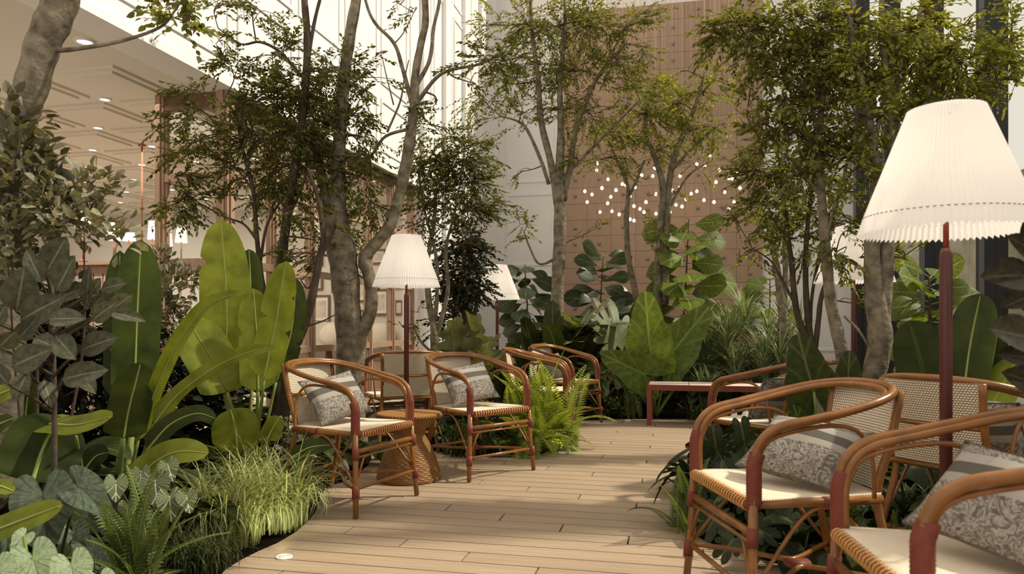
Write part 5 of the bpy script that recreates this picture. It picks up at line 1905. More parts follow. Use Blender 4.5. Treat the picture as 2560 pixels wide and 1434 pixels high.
tree('far_tree', 'pale thin tree with forked trunk beside the right end of the tan wall',
     [[(1960, gy(8.0), 8.0, 14), (1958, 880, 8.0, 12), (1957, 790, 8.0, 12), (1945, 690, 8.0, 9), (1930, 610, 8.0, 7), (1915, 540, 8.0, 4)], [(1960, 780, 8.0, 8), (1964, 690, 8.0, 7), (1962, 600, 8.0, 6), (1970, 520, 8.0, 4)]],
     [(1900, 620, 8.0, 50, 25, 0.7), (1940, 560, 8.0, 60, 40, 0.8), (1985, 540, 8.0, 50, 40, 0.8)], FM['tree_light'], M['bark'], 32, leaf=0.055)

# ================================================================== BANANA CLUMPS
rib = LM['rib']
ba = thing('banana_plant', 'lush banana plant at the left with long arching leaves', 'plant', gp(300, 3.7))
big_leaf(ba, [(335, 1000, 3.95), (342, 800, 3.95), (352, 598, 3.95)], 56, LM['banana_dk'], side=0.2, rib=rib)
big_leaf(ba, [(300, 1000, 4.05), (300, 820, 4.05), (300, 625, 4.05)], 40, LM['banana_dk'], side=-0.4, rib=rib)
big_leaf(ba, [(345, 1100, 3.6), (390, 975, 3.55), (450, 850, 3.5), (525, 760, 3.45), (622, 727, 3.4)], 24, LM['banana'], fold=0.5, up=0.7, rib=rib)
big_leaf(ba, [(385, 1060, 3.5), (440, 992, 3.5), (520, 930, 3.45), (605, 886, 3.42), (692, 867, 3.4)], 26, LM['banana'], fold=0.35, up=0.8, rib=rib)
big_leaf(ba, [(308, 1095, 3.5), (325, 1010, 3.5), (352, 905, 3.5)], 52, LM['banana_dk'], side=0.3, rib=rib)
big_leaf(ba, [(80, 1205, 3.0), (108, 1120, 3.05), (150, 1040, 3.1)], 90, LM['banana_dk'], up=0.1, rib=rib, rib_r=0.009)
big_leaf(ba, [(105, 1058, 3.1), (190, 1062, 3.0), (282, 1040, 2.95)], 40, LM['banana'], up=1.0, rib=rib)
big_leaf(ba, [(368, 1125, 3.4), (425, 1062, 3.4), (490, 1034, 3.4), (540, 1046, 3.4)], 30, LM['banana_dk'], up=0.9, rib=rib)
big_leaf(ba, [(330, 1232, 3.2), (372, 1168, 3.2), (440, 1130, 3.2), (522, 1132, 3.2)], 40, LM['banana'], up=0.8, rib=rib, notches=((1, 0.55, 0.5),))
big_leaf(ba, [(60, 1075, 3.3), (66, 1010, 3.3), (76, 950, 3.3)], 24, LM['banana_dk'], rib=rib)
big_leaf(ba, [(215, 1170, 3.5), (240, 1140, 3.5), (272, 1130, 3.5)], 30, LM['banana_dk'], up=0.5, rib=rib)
for pts, r0, r1 in (([(300, gy(3.7), 3.7), (306, 1250, 3.75), (325, 1120, 3.85), (335, 1000, 3.95)], 0.03, 0.013), ([(302, gy(3.7), 3.7), (296, 1180, 3.8), (300, 1000, 4.05)], 0.02, 0.01), ([(305, gy(3.7), 3.7), (318, 1220, 3.65), (345, 1100, 3.6)], 0.016, 0.008),
                    ([(312, gy(3.7), 3.7), (345, 1180, 3.6), (385, 1060, 3.5)], 0.014, 0.008), ([(298, gy(3.7), 3.7), (296, 1220, 3.6), (308, 1095, 3.5)], 0.026, 0.012), ([(310, gy(3.7), 3.7), (335, 1210, 3.5), (368, 1125, 3.4)], 0.012, 0.007),
                    ([(312, gy(3.7), 3.65), (316, 1290, 3.3), (330, 1232, 3.2)], 0.012, 0.008), ([(60, gy(3.0), 3.0), (70, 1300, 3.0), (80, 1205, 3.0)], 0.016, 0.012), ([(230, gy(3.3), 3.3), (205, 1180, 3.2), (190, 1090, 3.05)], 0.011, 0.006), ([(262, gy(3.4), 3.4), (240, 1260, 3.4), (215, 1170, 3.5)], 0.011, 0.006)):
    stalk(ba, pts, r0, r1, LM['stalk'])

bb_ = thing('broad_banana_plant', 'banana plant with a tall upright yellow-green leaf in front of the screen', 'plant', gp(615, 4.4))
big_leaf(bb_, [(562, 985, 4.4), (565, 760, 4.42), (552, 548, 4.5)], 62, LM['banana'], up=0.15, side=-0.1, rib=plain('dark_midrib', (112, 108, 46), 0.5), notches=((-1, 0.74, 0.42),))
big_leaf(bb_, [(645, 978, 4.3), (642, 850, 4.3), (633, 720, 4.3)], 46, LM['banana'], side=0.3, rib=rib, notches=((-1, 0.35, 0.6), (-1, 0.58, 0.5)))
big_leaf(bb_, [(660, 948, 4.22), (690, 805, 4.22), (716, 652, 4.22)], 44, LM['banana'], side=-0.35, rib=rib, notches=((1, 0.42, 0.4), (1, 0.7, 0.3), (-1, 0.52, 0.5)))
big_leaf(bb_, [(690, 955, 4.45), (728, 825, 4.45), (740, 695, 4.45)], 36, LM['banana_dk'], side=0.5, rib=rib, notches=((1, 0.4, 0.5), (1, 0.55, 0.4)))
big_leaf(bb_, [(568, 980, 4.25), (522, 890, 4.25), (466, 795, 4.25)], 62, LM['banana'], side=0.2, rib=plain('olive_midrib', (98, 96, 44), 0.5))
big_leaf(bb_, [(626, 790, 4.65), (626, 700, 4.65), (622, 622, 4.65)], 30, LM['banana_dk'], rib=rib)
big_leaf(bb_, [(594, 1125, 4.1), (588, 1068, 4.08), (576, 1022, 4.05)], 58, LM['banana'], prof=lambda t: min(1, (t + 0.25) * 2) * (1 - t ** 6) ** 0.5, rib=rib, up=0.4)
big_leaf(bb_, [(668, 1098, 4.05), (682, 1070, 4.05), (700, 1040, 4.05)], 24, LM['banana'], rib=rib)
big_leaf(bb_, [(728, 1145, 3.95), (775, 1118, 3.95), (830, 1112, 3.95)], 24, LM['banana_dk'], up=0.9, rib=rib, notches=((-1, 0.5, 0.6), (-1, 0.3, 0.5)))
for pts, r0, r1 in (([(600, gy(4.4), 4.4), (585, 1100, 4.4), (562, 985, 4.4)], 0.02, 0.011), ([(618, gy(4.4), 4.4), (640, 1080, 4.35), (645, 978, 4.3)], 0.018, 0.01), ([(622, gy(4.4), 4.4), (645, 1080, 4.3), (660, 948, 4.22)], 0.014, 0.008), ([(628, gy(4.4), 4.4), (662, 1080, 4.42), (690, 955, 4.45)], 0.012, 0.008),
                    ([(606, gy(4.4), 4.4), (598, 1090, 4.3), (568, 980, 4.25)], 0.015, 0.009), ([(612, gy(4.4), 4.4), (628, 1000, 4.6), (626, 790, 4.65)], 0.013, 0.008), ([(600, gy(4.3), 4.3), (598, 1180, 4.2), (594, 1125, 4.1)], 0.013, 0.009), ([(625, gy(4.3), 4.3), (650, 1150, 4.1), (668, 1098, 4.05)], 0.009, 0.006), ([(650, gy(4.2), 4.2), (690, 1190, 4.0), (728, 1145, 3.95)], 0.008, 0.005)):
    stalk(bb_, pts, r0, r1, LM['stalk'])

bc = thing('edge_banana_leaves', 'banana leaves entering low at the left picture edge', 'plant', gp(-60, 2.5))
big_leaf(bc, [(-60, 1345, 2.4), (50, 1302, 2.4), (158, 1262, 2.4)], 36, LM['banana'], up=0.8, rib=rib)
big_leaf(bc, [(-40, 1250, 2.5), (-10, 1215, 2.5), (36, 1228, 2.5)], 22, LM['banana'], up=0.8, rib=rib)
big_leaf(bc, [(-40, 1010, 2.8), (0, 985, 2.8), (52, 965, 2.8)], 26, LM['banana'], up=0.6, rib=rib)
big_leaf(bc, [(-40, 1085, 2.8), (-5, 1062, 2.8), (34, 1045, 2.8)], 22, LM['banana_dk'], up=0.6, rib=rib)
for pts in ([(-60, gy(2.5), 2.5), (-62, 1420, 2.45), (-60, 1345, 2.4)], [(-58, gy(2.5), 2.5), (-50, 1330, 2.5), (-40, 1250, 2.5)], [(-62, gy(2.5), 2.5), (-52, 1200, 2.65), (-40, 1010, 2.8)], [(-56, gy(2.5), 2.5), (-50, 1200, 2.6), (-40, 1085, 2.8)]):
    stalk(bc, pts, 0.012, 0.006, LM['stalk'])

bd = thing('right_banana_plant', 'dark green banana plant behind the right lamp pole', 'plant', gp(2400, 3.9))
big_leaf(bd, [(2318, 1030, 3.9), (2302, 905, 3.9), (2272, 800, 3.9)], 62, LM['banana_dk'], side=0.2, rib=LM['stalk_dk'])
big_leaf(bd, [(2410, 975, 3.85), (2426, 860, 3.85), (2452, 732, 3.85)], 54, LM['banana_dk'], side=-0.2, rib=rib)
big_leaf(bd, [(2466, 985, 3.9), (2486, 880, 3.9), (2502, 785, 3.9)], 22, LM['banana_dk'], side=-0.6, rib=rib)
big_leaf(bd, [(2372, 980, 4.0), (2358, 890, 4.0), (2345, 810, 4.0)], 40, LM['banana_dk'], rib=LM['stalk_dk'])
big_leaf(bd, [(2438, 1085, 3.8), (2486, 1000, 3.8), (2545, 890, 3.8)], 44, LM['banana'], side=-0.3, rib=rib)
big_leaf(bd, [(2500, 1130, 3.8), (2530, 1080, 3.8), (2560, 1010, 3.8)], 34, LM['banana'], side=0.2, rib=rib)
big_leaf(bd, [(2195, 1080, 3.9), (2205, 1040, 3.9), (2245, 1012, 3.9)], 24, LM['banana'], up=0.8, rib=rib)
for pts in ([(2390, gy(3.9), 3.9), (2345, 1130, 3.9), (2318, 1030, 3.9)], [(2400, gy(3.9), 3.9), (2408, 1120, 3.9), (2410, 975, 3.85)], [(2410, gy(3.9), 3.9), (2445, 1120, 3.9), (2466, 985, 3.9)], [(2395, gy(3.9), 3.9), (2382, 1100, 3.7), (2372, 980, 4.0)], [(2410, gy(3.9), 3.9), (2420, 1200, 3.3), (2438, 1085, 3.8)], [(2415, gy(3.9), 3.9), (2470, 1230, 3.3), (2500, 1130, 3.8)], [(2385, gy(3.9), 3.9), (2230, 1200, 3.9), (2195, 1080, 3.9)]):
    stalk(bd, pts, 0.013, 0.008, LM['stalk'])

# ================================================================== HAND-PLACED BROAD LEAVES
def unit_polar(name, rf, mat, cup, droop, nphi=40, ripple=0.0):
    mb = MB()
    polar(mb, rf, nphi, 4, cup, droop, ripple)
    return mb.mesh(name, mat)


UH = {'pale': unit_polar('pale_heart', r_heart, LM['heartpale'], 0.22, 0.15, ripple=0.012), 'grey': unit_polar('grey_heart', r_heart, LM['heartgrey'], 0.2, 0.2, ripple=0.012), 'vein': unit_polar('veined_heart', r_heart, LM['veined'], 0.2, 0.15),
      'aloc': unit_polar('elephant_ear', r_alocasia, LM['alocasia'], 0.22, 0.12, 60, 0.012), 'aloc_dk': unit_polar('dark_elephant_ear', r_alocasia, LM['aloc_dk'], 0.22, 0.12, 60, 0.012),
      'mon': unit_polar('monstera_leaf', r_split(5.0, 0.45), LM['split_dk'], 0.18, 0.25, 90)}


def leafy(name, label, cat, base, leaves, stalkmat, sr=0.006, key=None, leafname='leaf', side=0.0, wob=0.25, seed=3, trunk=None):
    """hand-placed leaves: (kind, joint px, joint py, tip px, tip py, depth[, width scale, up])"""
    r = random.Random(seed)
    t = thing(name, label, cat, base)
    if trunk:
        stalk(t, [(trunk[0], gy(trunk[1]), trunk[1]), (trunk[0] + 6, (gy(trunk[1]) + trunk[2]) / 2, trunk[1]), (trunk[0], trunk[2], trunk[1])], 0.013, 0.007, stalkmat, 'stem')
    for L in leaves:
        k, x0, y0, x1, y1, d = L[:6]
        ws = L[6] if len(L) > 6 else 1.0
        up = L[7] if len(L) > 7 else 0.35
        a, b = at(x0, y0, d), at(x1, y1, d - 0.04)
        put_leaf(leafname, UH[k] if k in UH else r.choice(TM[k]), t, leaf_frame(a, b, tocam(a, up, side + r.uniform(-wob, wob)), ws))
        if sr:
            o_ = Vector(base)
            if trunk:
                o_ = Vector(at(trunk[0], min(y0 + 70, gy(trunk[1]) - 20), trunk[1]))
            m_ = a.lerp(Vector((o_.x, o_.y, a.z)), 0.55)
            m_.z = (a.z + o_.z) * 0.5
            pts = [Vector(p) - t.location for p in spline([tuple(o_), tuple(m_), tuple(a)], 4)]
            MB().tube(pts, [sr * (1.3 - 0.6 * i / len(pts)) for i in range(len(pts))], 6).obj('stalk', stalkmat, t)
    return t


leafy('pale_heart_plant', 'low plant with pale ribbed heart leaves in the bottom left corner', 'plant', gp(110, 2.15),
      [('pale', 82, 1392, 108, 1472, 2.2), ('pale', 178, 1412, 196, 1486, 2.15), ('pale', -10, 1420, 0, 1490, 2.1), ('pale', 60, 1340, 30, 1372, 2.35, 1, 0.8), ('pale', 250, 1450, 262, 1500, 2.1)], LM['stalk'])
leafy('silver_heart_plant', 'plant with large silver-grey heart leaves under the banana at the left', 'plant', gp(130, 2.7),
      [('grey', 108, 1238, 118, 1362, 2.55), ('grey', 196, 1215, 272, 1280, 2.6, 0.7), ('grey', 222, 1372, 280, 1432, 2.5, 0.5), ('grey', 20, 1330, 18, 1400, 2.6), ('grey', 180, 1330, 190, 1390, 2.8, 1, 0.6)], LM['stalk_dk'])
leafy('white_veined_plant', 'small plant with dark round white-veined leaves beside the tall grass', 'plant', gp(410, 3.0),
      [('vein', 388, 1204, 392, 1262, 2.95), ('vein', 424, 1244, 428, 1296, 2.9), ('vein', 420, 1162, 430, 1196, 3.0), ('vein', 466, 1240, 474, 1276, 2.9), ('vein', 290, 1205, 290, 1248, 3.0), ('vein', 318, 1262, 318, 1292, 2.95), ('vein', 352, 1180, 350, 1214, 3.05)], LM['stalk_dk'], 0.004)
leafy('elephant_ear_plant', 'elephant ear plant with huge upright leaves left of the bench', 'plant', gp(1640, 8.1),
      [('aloc', 1624, 862, 1612, 736, 8.0, 1.08, 0.1), ('aloc', 1682, 878, 1768, 772, 8.1, 1.0, 0.1), ('aloc', 1606, 932, 1512, 888, 7.95, 1.1, 0.1), ('aloc_dk', 1742, 908, 1856, 930, 8.2, 1.2, 0.15), ('aloc', 1634, 992, 1704, 984, 7.9, 0.8, 1.0), ('aloc_dk', 1700, 950, 1770, 1000, 8.2, 1.2, 0.2)], LM['stalk'], 0.012)
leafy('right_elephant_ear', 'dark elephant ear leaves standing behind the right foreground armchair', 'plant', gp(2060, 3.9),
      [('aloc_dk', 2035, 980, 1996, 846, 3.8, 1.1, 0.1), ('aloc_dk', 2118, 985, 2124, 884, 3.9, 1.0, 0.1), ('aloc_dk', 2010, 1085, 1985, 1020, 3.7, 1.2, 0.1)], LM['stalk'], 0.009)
leafy('rubber_plant', 'rubber plant with broad grey-green oval leaves at the left edge', 'plant', gp(60, 2.7),
      [('rubber', 40, 778, 62, 668, 2.45, 1.35), ('rubber', 104, 706, 66, 624, 2.5, 1.1), ('rubber', 115, 680, 168, 590, 2.6, 1.2), ('rubber', 140, 726, 188, 638, 2.5, 1.25), ('rubber', 52, 798, 155, 742, 2.4, 1.0), ('rubber', 144, 746, 216, 710, 2.5, 0.9), ('rubber', 218, 770, 219, 664, 2.5, 0.55), ('rubber', 230, 733, 252, 694, 2.5, 1.0),
       ('rubber', 252, 723, 318, 706, 2.55, 1.0), ('rubber', 280, 773, 332, 735, 2.45, 1.1), ('rubber', 230, 800, 288, 755, 2.4, 1.0), ('rubber', 122, 796, 216, 796, 2.35, 0.85), ('rubber', 276, 780, 360, 797, 2.5, 0.7), ('rubber', 203, 874, 288, 840, 2.4, 1.1), ('rubber', 140, 840, 190, 898, 2.35, 1.2), ('rubber', 30, 915, 122, 872, 2.3, 1.1), ('rubber', 156, 948, 250, 920, 2.4, 1.05),
       ('rubber', -4, 868, 40, 826, 2.3, 1.3), ('rubber', 45, 848, 88, 798, 2.4, 1.0), ('rubber', 85, 846, 146, 866, 2.35, 1.0), ('rubber', -10, 806, 16, 760, 2.35, 1.2), ('rubber', 234, 762, 264, 733, 2.55, 0.9), ('rubber', 20, 960, -30, 900, 2.3, 1.2), ('rubber', 70, 930, 30, 1000, 2.45, 1.1), ('rubber', 190, 920, 240, 985, 2.5, 0.9), ('rubber', 110, 950, 130, 1020, 2.5, 1.0)], M['bark_dk'], 0.005, wob=0.5, trunk=(130, 2.75, 690))
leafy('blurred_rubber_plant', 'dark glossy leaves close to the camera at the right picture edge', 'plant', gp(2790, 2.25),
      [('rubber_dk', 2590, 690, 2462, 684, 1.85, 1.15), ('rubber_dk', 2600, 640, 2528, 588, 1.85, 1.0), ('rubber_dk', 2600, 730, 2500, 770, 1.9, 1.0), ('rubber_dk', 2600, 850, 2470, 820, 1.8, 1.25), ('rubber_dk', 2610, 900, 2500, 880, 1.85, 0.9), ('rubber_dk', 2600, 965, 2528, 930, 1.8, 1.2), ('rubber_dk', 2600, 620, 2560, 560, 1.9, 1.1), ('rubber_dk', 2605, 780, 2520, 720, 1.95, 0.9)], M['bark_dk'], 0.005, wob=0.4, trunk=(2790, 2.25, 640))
leafy('monstera_plant', 'monstera leaves under the right foreground armchair', 'plant', gp(1920, 3.3),
      [('mon', 1890, 1320, 1960, 1352, 3.0, 1, 0.9), ('mon', 1830, 1352, 1790, 1402, 3.05, 1, 0.8), ('mon', 1960, 1300, 2030, 1340, 3.1, 1, 0.9), ('mon', 1975, 1390, 2030, 1430, 2.9, 1, 0.8), ('mon', 1790, 1290, 1750, 1350, 3.2, 1, 0.6), ('mon', 1880, 1240, 1850, 1290, 3.3, 1, 0.7), ('mon', 1940, 1220, 2000, 1250, 3.4, 1, 0.8), ('mon', 1860, 1100, 1850, 1040, 3.8, 1, 0.3), ('mon', 1790, 1120, 1780, 1060, 3.8, 1, 0.3)], LM['stalk_dk'], 0.005)


def leafy_stem(name, label, base, stem, kind, n, length, seed, leafname='leaf', az0=0.0, droop=0.1, barkmat=None, cat='plant', tip_up=0.5):
    """leaves set spirally along an upright stem given in pixels"""
    r = random.Random(seed)
    t = thing(name, label, cat, base)
    sp = [Vector(at(*p)) for p in spline(stem, 6)]
    sp[0].z = 0
    MB().tube([p - t.location for p in sp], [0.016 * (1.1 - 0.8 * i / len(sp)) for i in range(len(sp))], 7).obj('stem', barkmat or M['bark_dk'], t)
    for k in range(n):
        f = (0.34 + 0.66 * (k + 0.5) / n) * (len(sp) - 1)
        i = min(len(sp) - 2, int(f))
        p = sp[i].lerp(sp[i + 1], f - i)
        a = az0 + k * 2.4 + r.uniform(-0.3, 0.3)
        v = (k + 0.5) / n
        d = norm(Vector((math.cos(a), math.sin(a), -droop + tip_up * v + r.uniform(-0.25, 0.25))))
        L = length * r.uniform(0.75, 1.1) * (1 - 0.25 * v)
        b = p + d * L * 0.25
        N = norm(Vector((0, 0, 0.55)) + tocam(p, 0) * 1.0)
        put_leaf(leafname, r.choice(TM[kind]), t, leaf_frame(b, b + d * L, N, 1.0))
        MB().tube([p - t.location, b - t.location], [0.006, 0.004], 5).obj('leaf_stalk', LM['stalk'], t)
    return t


leafy_stem('fiddle_leaf_fig', 'bright fiddle leaf fig with big round leaves before the tan wall', gp(1712, 9.3), [(1712, gy(9.3), 9.3), (1706, 860, 9.3), (1715, 700, 9.3), (1722, 545, 9.3)], 'fiddle', 42, 0.58, 41, droop=0.35, tip_up=0.4)
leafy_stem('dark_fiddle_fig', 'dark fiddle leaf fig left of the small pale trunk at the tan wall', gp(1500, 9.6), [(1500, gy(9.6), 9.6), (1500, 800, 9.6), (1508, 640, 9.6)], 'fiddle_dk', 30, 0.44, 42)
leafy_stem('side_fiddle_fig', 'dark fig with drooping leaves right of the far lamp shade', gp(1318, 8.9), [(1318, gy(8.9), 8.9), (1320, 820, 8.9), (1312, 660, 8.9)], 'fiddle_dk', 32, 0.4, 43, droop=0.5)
leafy_stem('glossy_fig', 'leafy fig with light-edged leaves between the right tree and lamp pole', gp(2330, 4.6), [(2330, gy(4.6), 4.6), (2326, 830, 4.6), (2322, 690, 4.6)], 'fiddle', 26, 0.26, 44)
leafy_stem('small_fig', 'small bright fig at the right end of the tan tiled wall', gp(1930, 9.0), [(1930, gy(9.0), 9.0), (1925, 800, 9.0), (1925, 700, 9.0)], 'fiddle', 16, 0.34, 45)
leafy_stem('wall_fig', 'small dark fig low before the tan wall behind the striped grasses', gp(1845, 10.2), [(1845, gy(10.2), 10.2), (1842, 850, 10.2), (1842, 770, 10.2)], 'fiddle_dk', 14, 0.42, 46)

# ---- small-leaved shrubs --------------------------------------------------------------------
shrub('olive_shrub', 'tall shrub with small pale olive leaves below the leaning trunk', [(30, 300, 2.95, 85, 70, 1.0), (40, 400, 2.9, 100, 80, 1.2), (60, 480, 2.9, 110, 80, 1.2), (150, 520, 2.9, 100, 70, 1.1), (235, 460, 2.95, 85, 45, 0.9), (210, 560, 2.9, 95, 60, 1.1), (40, 580, 2.85, 80, 70, 1.2), (290, 590, 2.9, 45, 60, 0.6), (20, 660, 2.85, 60, 60, 1.0), (100, 420, 3.0, 60, 60, 0.9)], TM['olive'], FM['grey'], 51, 0.058, gp(90, 3.15), M['bark_dk'], dens=1.6)
shrub('back_olive_shrub', 'smaller shrub with pale olive leaves behind the arching banana leaf', [(430, 720, 4.9, 55, 60, 1.0), (420, 800, 4.9, 60, 60, 1.0), (470, 690, 4.9, 30, 40, 0.8), (400, 650, 4.9, 30, 40, 0.7)], TM['olive'], FM['grey'], 52, 0.055, gp(430, 4.95), M['bark_dk'], dens=1.5, nobj=200)
shrub('variegated_shrub', 'small pale variegated shrub at the foot of the near left armchair', [(715, 1080, 4.9, 35, 35, 0.8), (740, 1120, 4.8, 40, 30, 0.8), (690, 1120, 4.8, 30, 30, 0.8)], TM['olive'], FM['grey'], 53, 0.05, gp(720, 4.9), M['bark_dk'], nobj=150)
shrub('far_green_shrub', 'small fine-leaved green shrub at the far deck edge', [(1525, 985, 7.9, 35, 35, 1.0), (1500, 1010, 7.9, 35, 30, 1.0), (1545, 1015, 7.9, 20, 20, 0.8)], TM['lance_u'], FM['tree_mid'], 54, 0.06, gp(1520, 7.95), M['bark_dk'], nobj=150)

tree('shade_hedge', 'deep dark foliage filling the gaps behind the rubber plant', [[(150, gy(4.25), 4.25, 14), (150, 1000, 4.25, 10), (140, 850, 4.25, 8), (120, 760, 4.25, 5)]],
     [(60, 820, 4.25, 120, 80, 1.0), (180, 870, 4.25, 120, 80, 1.0), (80, 950, 4.25, 120, 80, 1.0), (230, 980, 4.3, 100, 80, 1.0), (40, 720, 4.2, 80, 60, 0.9), (200, 760, 4.25, 80, 50, 0.9), (60, 1080, 4.3, 120, 60, 0.8), (230, 1080, 4.35, 90, 60, 0.8)], FM['deep'], M['bark_dk'], 33, leaf=0.085, dens=0.42, cat='hedge', hw=0.34)
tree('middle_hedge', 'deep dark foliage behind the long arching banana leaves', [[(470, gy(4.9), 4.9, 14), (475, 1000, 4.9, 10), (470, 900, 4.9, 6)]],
     [(430, 900, 4.9, 80, 60, 1.0), (500, 940, 4.9, 90, 60, 1.0), (420, 980, 4.8, 80, 60, 1.0), (540, 1020, 4.9, 80, 50, 1.0), (460, 1060, 4.8, 90, 50, 1.0)], FM['deep'], M['bark_dk'], 34, leaf=0.085, dens=0.5, cat='hedge', hw=0.3)

# ---- grasses -------------------------------------------------------------------------------------
grass('fountain_grass', 'bright fountain grass clump spilling onto the deck by the ground light', gp(690, 3.78), 560, 0.52, 0.005, 0.16, FM['grass'], 61, lean=(0.5, 2.2))
grass('inner_fountain_grass', 'fountain grass clump behind the sword fern at the bottom left', gp(565, 3.5), 460, 0.5, 0.0048, 0.16, FM['grass'], 62, lean=(0.5, 2.2))
grass('rear_fountain_grass', 'upright fountain grass clump below the square banana leaf', gp(630, 4.05), 340, 0.58, 0.0046, 0.14, FM['grass'], 63, lean=(0.5, 2.3))
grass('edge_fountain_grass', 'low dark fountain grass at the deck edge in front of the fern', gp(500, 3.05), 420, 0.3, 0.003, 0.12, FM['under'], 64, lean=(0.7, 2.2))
cane_grass('striped_grass', 'tall striped grass-leaved plant behind the left part of the bench', gp(1775, 8.5), 15, (0.35, 0.95), 0.18, 0.5, 0.013, FM['dracaena'], 65)
cane_grass('middle_striped_grass', 'tall striped grass-leaved plant behind the middle of the bench', gp(1860, 8.7), 17, (0.4, 1.1), 0.2, 0.5, 0.013, FM['dracaena'], 66)
cane_grass('right_striped_grass', 'tall striped grass-leaved plant behind the right end of the bench', gp(1940, 8.2), 15, (0.35, 0.95), 0.18, 0.5, 0.013, FM['dracaena'], 67)
cane_grass('low_striped_grass', 'short striped grass-leaved tuft just behind the bench seat', gp(1775, 8.05), 2, (0.3, 0.4), 0.04, 0.3, 0.011, FM['dracaena'], 68)
cane_grass('front_striped_grass', 'striped grass-leaved plant above the arm of the chair facing away', gp(1850, 8.1), 9, (0.3, 0.7), 0.16, 0.38, 0.012, FM['dracaena'], 69)
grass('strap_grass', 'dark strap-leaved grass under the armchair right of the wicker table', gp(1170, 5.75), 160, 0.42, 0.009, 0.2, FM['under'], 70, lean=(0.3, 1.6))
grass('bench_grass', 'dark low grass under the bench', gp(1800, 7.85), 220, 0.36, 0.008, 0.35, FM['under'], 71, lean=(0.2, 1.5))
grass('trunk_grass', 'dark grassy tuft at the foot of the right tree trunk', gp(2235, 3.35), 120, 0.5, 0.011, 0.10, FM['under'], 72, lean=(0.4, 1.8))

# ---- ferns and rosettes ------------------------------------------------------------------------------
rosette('bright_fern', 'bright green fern bush between the second and third left armchairs', 'fern', gp(1318, 5.95), TM['fern'], 64, 0.75, 1.25, 81, leafname='frond', tilt=14, spread=0.09)
rosette('front_fern', 'bright fern fronds spilling to the deck edge by the ground light', 'fern', gp(1362, 6.0), TM['fern'], 50, 0.5, 0.9, 82, leafname='frond', spread=0.07)
rosette('tall_fern', 'taller fern fronds rising in front of the half hidden armchair', 'fern', gp(1352, 6.1), TM['fern_tall'], 34, 0.9, 1.3, 83, leafname='frond', tilt=9, spread=0.09)
rosette('sword_fern', 'sword fern with upright toothed fronds at the bottom left', 'fern', gp(335, 2.65), TM['sword'], 24, 0.85, 1.3, 84, leafname='frond')
rosette('small_sword_fern', 'small sword fern at the right deck edge before the foreground armchair', 'fern', gp(1722, 3.55), TM['sword'], 13, 0.6, 0.95, 85, leafname='frond')
rosette('pale_fern', 'pale fern tips rising between the right armchairs', 'fern', gp(2250, 2.9), TM['sword'], 10, 0.5, 0.8, 86, leafname='frond')
rosette('far_sword_fern', 'small fern at the far deck edge left of the bench', 'fern', gp(1570, 7.95), TM['sword'], 12, 0.7, 1.0, 87, leafname='frond')
rosette('low_fern', 'dark fern beside the trunk behind the right foreground chair', 'fern', gp(2125, 3.3), TM['sword'], 11, 0.7, 1.0, 88, leafname='frond')
rosette('dark_palm', 'dark spiky palm fronds behind the upright banana leaf', 'palm', gp(520, 4.9), TM['palm'], 16, 0.8, 1.3, 89, leafname='frond')
rosette('oak_leaf_philodendron', 'olive philodendron with long lobed leaves under the far lamp', 'plant', gp(1190, 6.5), TM['oak'], 28, 0.85, 1.45, 90, tilt=9, spread=0.1)
rosette('right_oak_leaf_philodendron', 'lobed philodendron with lighter leaves beside the fern top', 'plant', gp(1268, 6.7), TM['oak'], 18, 0.7, 1.25, 91, tilt=9, spread=0.08)
rosette('split_leaf_philodendron', 'feathery split-leaf philodendron left of the elephant ears', 'plant', gp(1478, 8.5), TM['split'], 26, 1.5, 2.4, 92)
rosette('low_split_philodendron', 'low split-leaf philodendron behind the far armchair', 'plant', gp(1440, 8.0), TM['split_dk'], 18, 0.9, 1.4, 93)
rosette('deck_edge_philodendron', 'split-leaf philodendron reaching over the right deck edge', 'plant', gp(1735, 3.75), TM['split_dk'], 12, 0.55, 0.85, 94)
rosette('chair_philodendron', 'dark philodendron filling the arm gap of the right foreground chair', 'plant', gp(1850, 4.0), TM['split_dk'], 16, 0.8, 1.3, 95)
rosette('peace_lily', 'leafy dark green plant under the near left armchair', 'plant', gp(800, 5.15), TM['lush2'], 18, 0.6, 0.95, 96)
rosette('second_peace_lily', 'leafy plant between the near left armchair and wicker table', 'plant', gp(895, 5.35), TM['lush2'], 16, 0.6, 0.9, 97)
w_ = rosette('white_flower_lily', 'peace lily with white flowers seen through the right armchair arm', 'plant', gp(1845, 4.2), TM['lush'], 10, 0.8, 1.1, 98)
sm = unit_strip('white_spathe', pr_ovate, 0.3, plain('white_spathe', (240, 236, 224), 0.5), 0.5, 0.1)
for x0, y0, x1, y1 in ((1838, 1048, 1832, 1020), (1858, 1050, 1868, 1022)):
    put_leaf('flower', sm, w_, leaf_frame(at(x0, y0, 4.0), at(x1, y1, 4.0), tocam(at(x0, y0, 4.0))))
    stalk(w_, [(1845, gy(4.2), 4.2), (x0, 1130, 4.1), (x0, y0, 4.0)], 0.003, 0.002, LM['stalk'], 'flower_stalk')

rosette('bird_of_paradise', 'dark upright paddle leaves around the pale forked trunk', 'plant', gp(1408, 8.3), TM['upright'], 11, 1.0, 1.45, 99, tilt=6)
rosette('small_bird_of_paradise', 'dark paddle-leaved plant between the far lamp and the pale trunk', 'plant', gp(1338, 8.5), TM['upright'], 9, 0.8, 1.3, 100, tilt=8)
rosette('back_paddle_plant', 'dark paddle-leaved plant at the foot of the tan wall behind the split-leaf philodendron', 'plant', gp(1475, 9.3), TM['upright'], 10, 1.0, 1.35, 101, tilt=8)



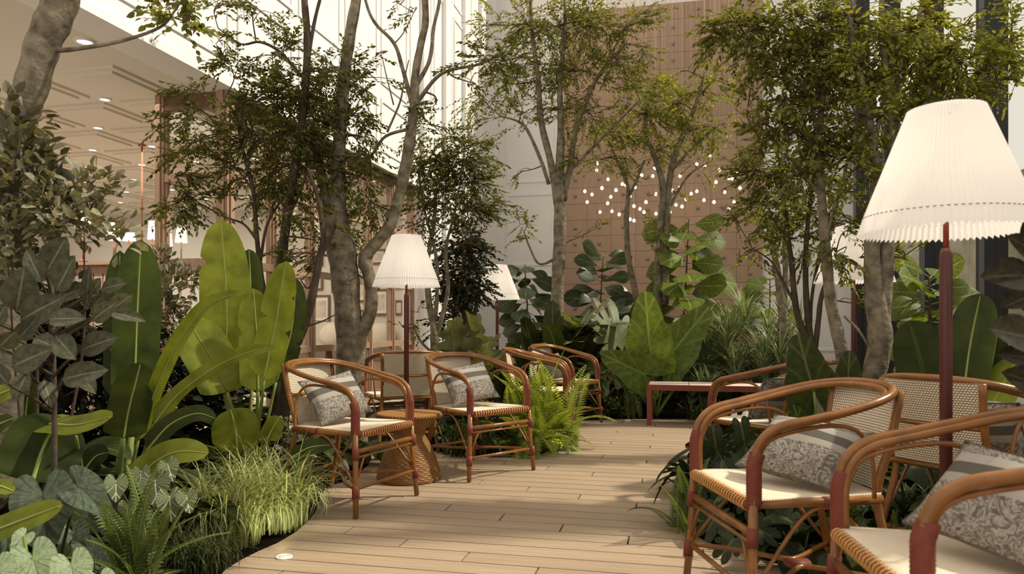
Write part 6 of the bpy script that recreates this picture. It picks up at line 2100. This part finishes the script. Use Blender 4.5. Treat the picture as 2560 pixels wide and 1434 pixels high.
def filler(name, what, grp, seed0, spec):
    order = sorted(range(len(spec)), key=lambda q: spec[q][0])
    for i, (px, d, k, s) in enumerate(spec):
        rosette(name, '%s, %s from the left' % (what, ORD[order.index(i)]), 'plant', gp(px, d), TM[k], 14, 0.75 * s, 1.1 * s, seed0 + i, group=grp)


filler('shade_plant', 'dark broad-leaved filler plant in the shaded left bed', 'dark filler plants of the left bed', 200, ((480, 4.6, 'lush', 1.3), (560, 4.9, 'lush', 1.5), (440, 4.1, 'lush', 1.2), (400, 3.9, 'lush', 1.0), (230, 3.6, 'lush', 1.3), (170, 3.9, 'lush', 1.5), (120, 3.4, 'lush', 1.2), (40, 3.2, 'lush', 1.3), (-40, 3.0, 'lush', 1.2), (300, 4.4, 'lush', 1.6), (380, 4.6, 'lush', 1.6), (210, 2.9, 'lush', 0.8), (470, 3.4, 'lush', 0.8), (100, 4.4, 'lush', 1.7), (0, 4.0, 'lush', 1.6)))
filler('chair_side_plant', 'dark leafy filler plant behind the left armchairs', 'dark filler plants behind the left chairs', 230, ((1030, 6.4, 'lush', 1.2), (1085, 6.2, 'lush', 1.1), (1250, 6.3, 'lush', 1.1), (1130, 6.0, 'lance', 1.0), (1220, 5.9, 'lance', 1.0), (1285, 6.9, 'lush', 1.0), (1290, 8.2, 'lush', 1.7), (1350, 8.0, 'lush', 1.5), (1330, 7.2, 'lush', 1.2)))
filler('bed_plant', 'dark leafy filler plant in the far bed', 'dark filler plants of the far bed', 260, ((1400, 8.2, 'lush', 1.3), (1450, 8.6, 'lush', 1.5), (1530, 8.3, 'lush', 1.3), (1600, 8.6, 'lush', 1.4), (1680, 8.5, 'lush', 1.2), (1740, 8.2, 'lush', 1.2), (1820, 8.2, 'lush', 1.1), (1880, 8.4, 'lush', 1.2), (1950, 7.9, 'lush', 1.2), (2010, 7.2, 'lush', 1.3), (1650, 9.6, 'lush', 1.7), (1560, 9.4, 'lush', 1.6), (1780, 9.6, 'lush', 1.6), (1480, 7.95, 'lush2', 0.6)))
filler('understory_plant', 'dark leafy filler plant in the right bed', 'dark filler plants of the right bed', 290, ((1800, 4.4, 'lush', 1.1), (1900, 4.2, 'lush', 1.1), (1980, 4.0, 'lush', 1.1), (2060, 3.5, 'lush', 1.0), (2140, 3.9, 'lush', 1.2), (2210, 4.2, 'lush', 1.3), (2200, 3.2, 'lance', 1.0), (2280, 3.3, 'lance', 1.1), (2300, 2.75, 'lush', 0.9), (2200, 2.7, 'lush', 0.8), (2100, 2.9, 'lush', 0.9), (2000, 3.1, 'lush', 0.9), (1830, 3.6, 'lance', 1.0), (1760, 4.3, 'lance', 0.9), (1940, 3.5, 'split_dk', 0.9), (2420, 3.0, 'lush', 1.2), (2500, 3.3, 'lush', 1.4), (2560, 2.9, 'lush', 1.3), (2260, 4.4, 'lush', 1.6), (2120, 4.9, 'lush', 1.5), (2020, 4.8, 'lush', 1.4)))


# ================================================================== LEAVES GROW AROUND THE FURNITURE
bpy.context.view_layer.update()
PLANTS = {'plant', 'fern', 'palm', 'shrub', 'grass', 'tree', 'bush', 'hedge'}
tops = [o for o in COL.objects if o.parent is None and 'category' in o]
hard = []
for o in tops:
    if o['category'] in ('chair', 'pillow', 'side table', 'floor lamp', 'bench', 'ground light'):
        ms = [c for c in o.children if c.type == 'MESH']
        ms += [g_ for c in list(ms) for g_ in c.children]
        bvh = tree_of(ms)
        pts = [m.matrix_world @ Vector(b) for m in ms for b in m.bound_box]
        lo = [min(p[i] for p in pts) for i in range(3)]
        hi = [max(p[i] for p in pts) for i in range(3)]
        hard.append((bvh, lo, hi))
for o in tops:
    if o['category'] not in PLANTS:
        continue
    for c in list(o.children):
        if c.name.split('.')[0] not in ('leaf', 'frond', 'flower', 'flower_stalk', 'leaf_stalk', 'stalk', 'foliage', 'inner_foliage', 'blades', 'leaf_head'):
            continue
        bb_pts = [c.matrix_world @ Vector(b) for b in c.bound_box]
        lo = [min(p[i] for p in bb_pts) for i in range(3)]
        hi = [max(p[i] for p in bb_pts) for i in range(3)]
        near = [h for h in hard if all(lo[i] <= h[2][i] and hi[i] >= h[1][i] for i in range(3))]
        if not near:
            continue
        bt = tree_of([c])
        hit = set(q for h in near for q, _ in bt.overlap(h[0]))
        if not hit:
            continue
        kind = c.name.split('.')[0]
        me = c.data
        if kind in ('foliage', 'inner_foliage', 'blades', 'leaf_head'):      # prune only the touching leaves
            step = {'blades': 14, 'leaf_head': 12}.get(kind, 6)
            kill = set(me.polygons[q].vertices[0] // step for q in hit)
            import bmesh
            bm = bmesh.new()
            bm.from_mesh(me)
            bmesh.ops.delete(bm, geom=[v for v in bm.verts if v.index // step in kill], context='VERTS')
            bm.to_mesh(me)
            bm.free()
        else:
            for g_ in list(c.children):
                bpy.data.objects.remove(g_)
            bpy.data.objects.remove(c)
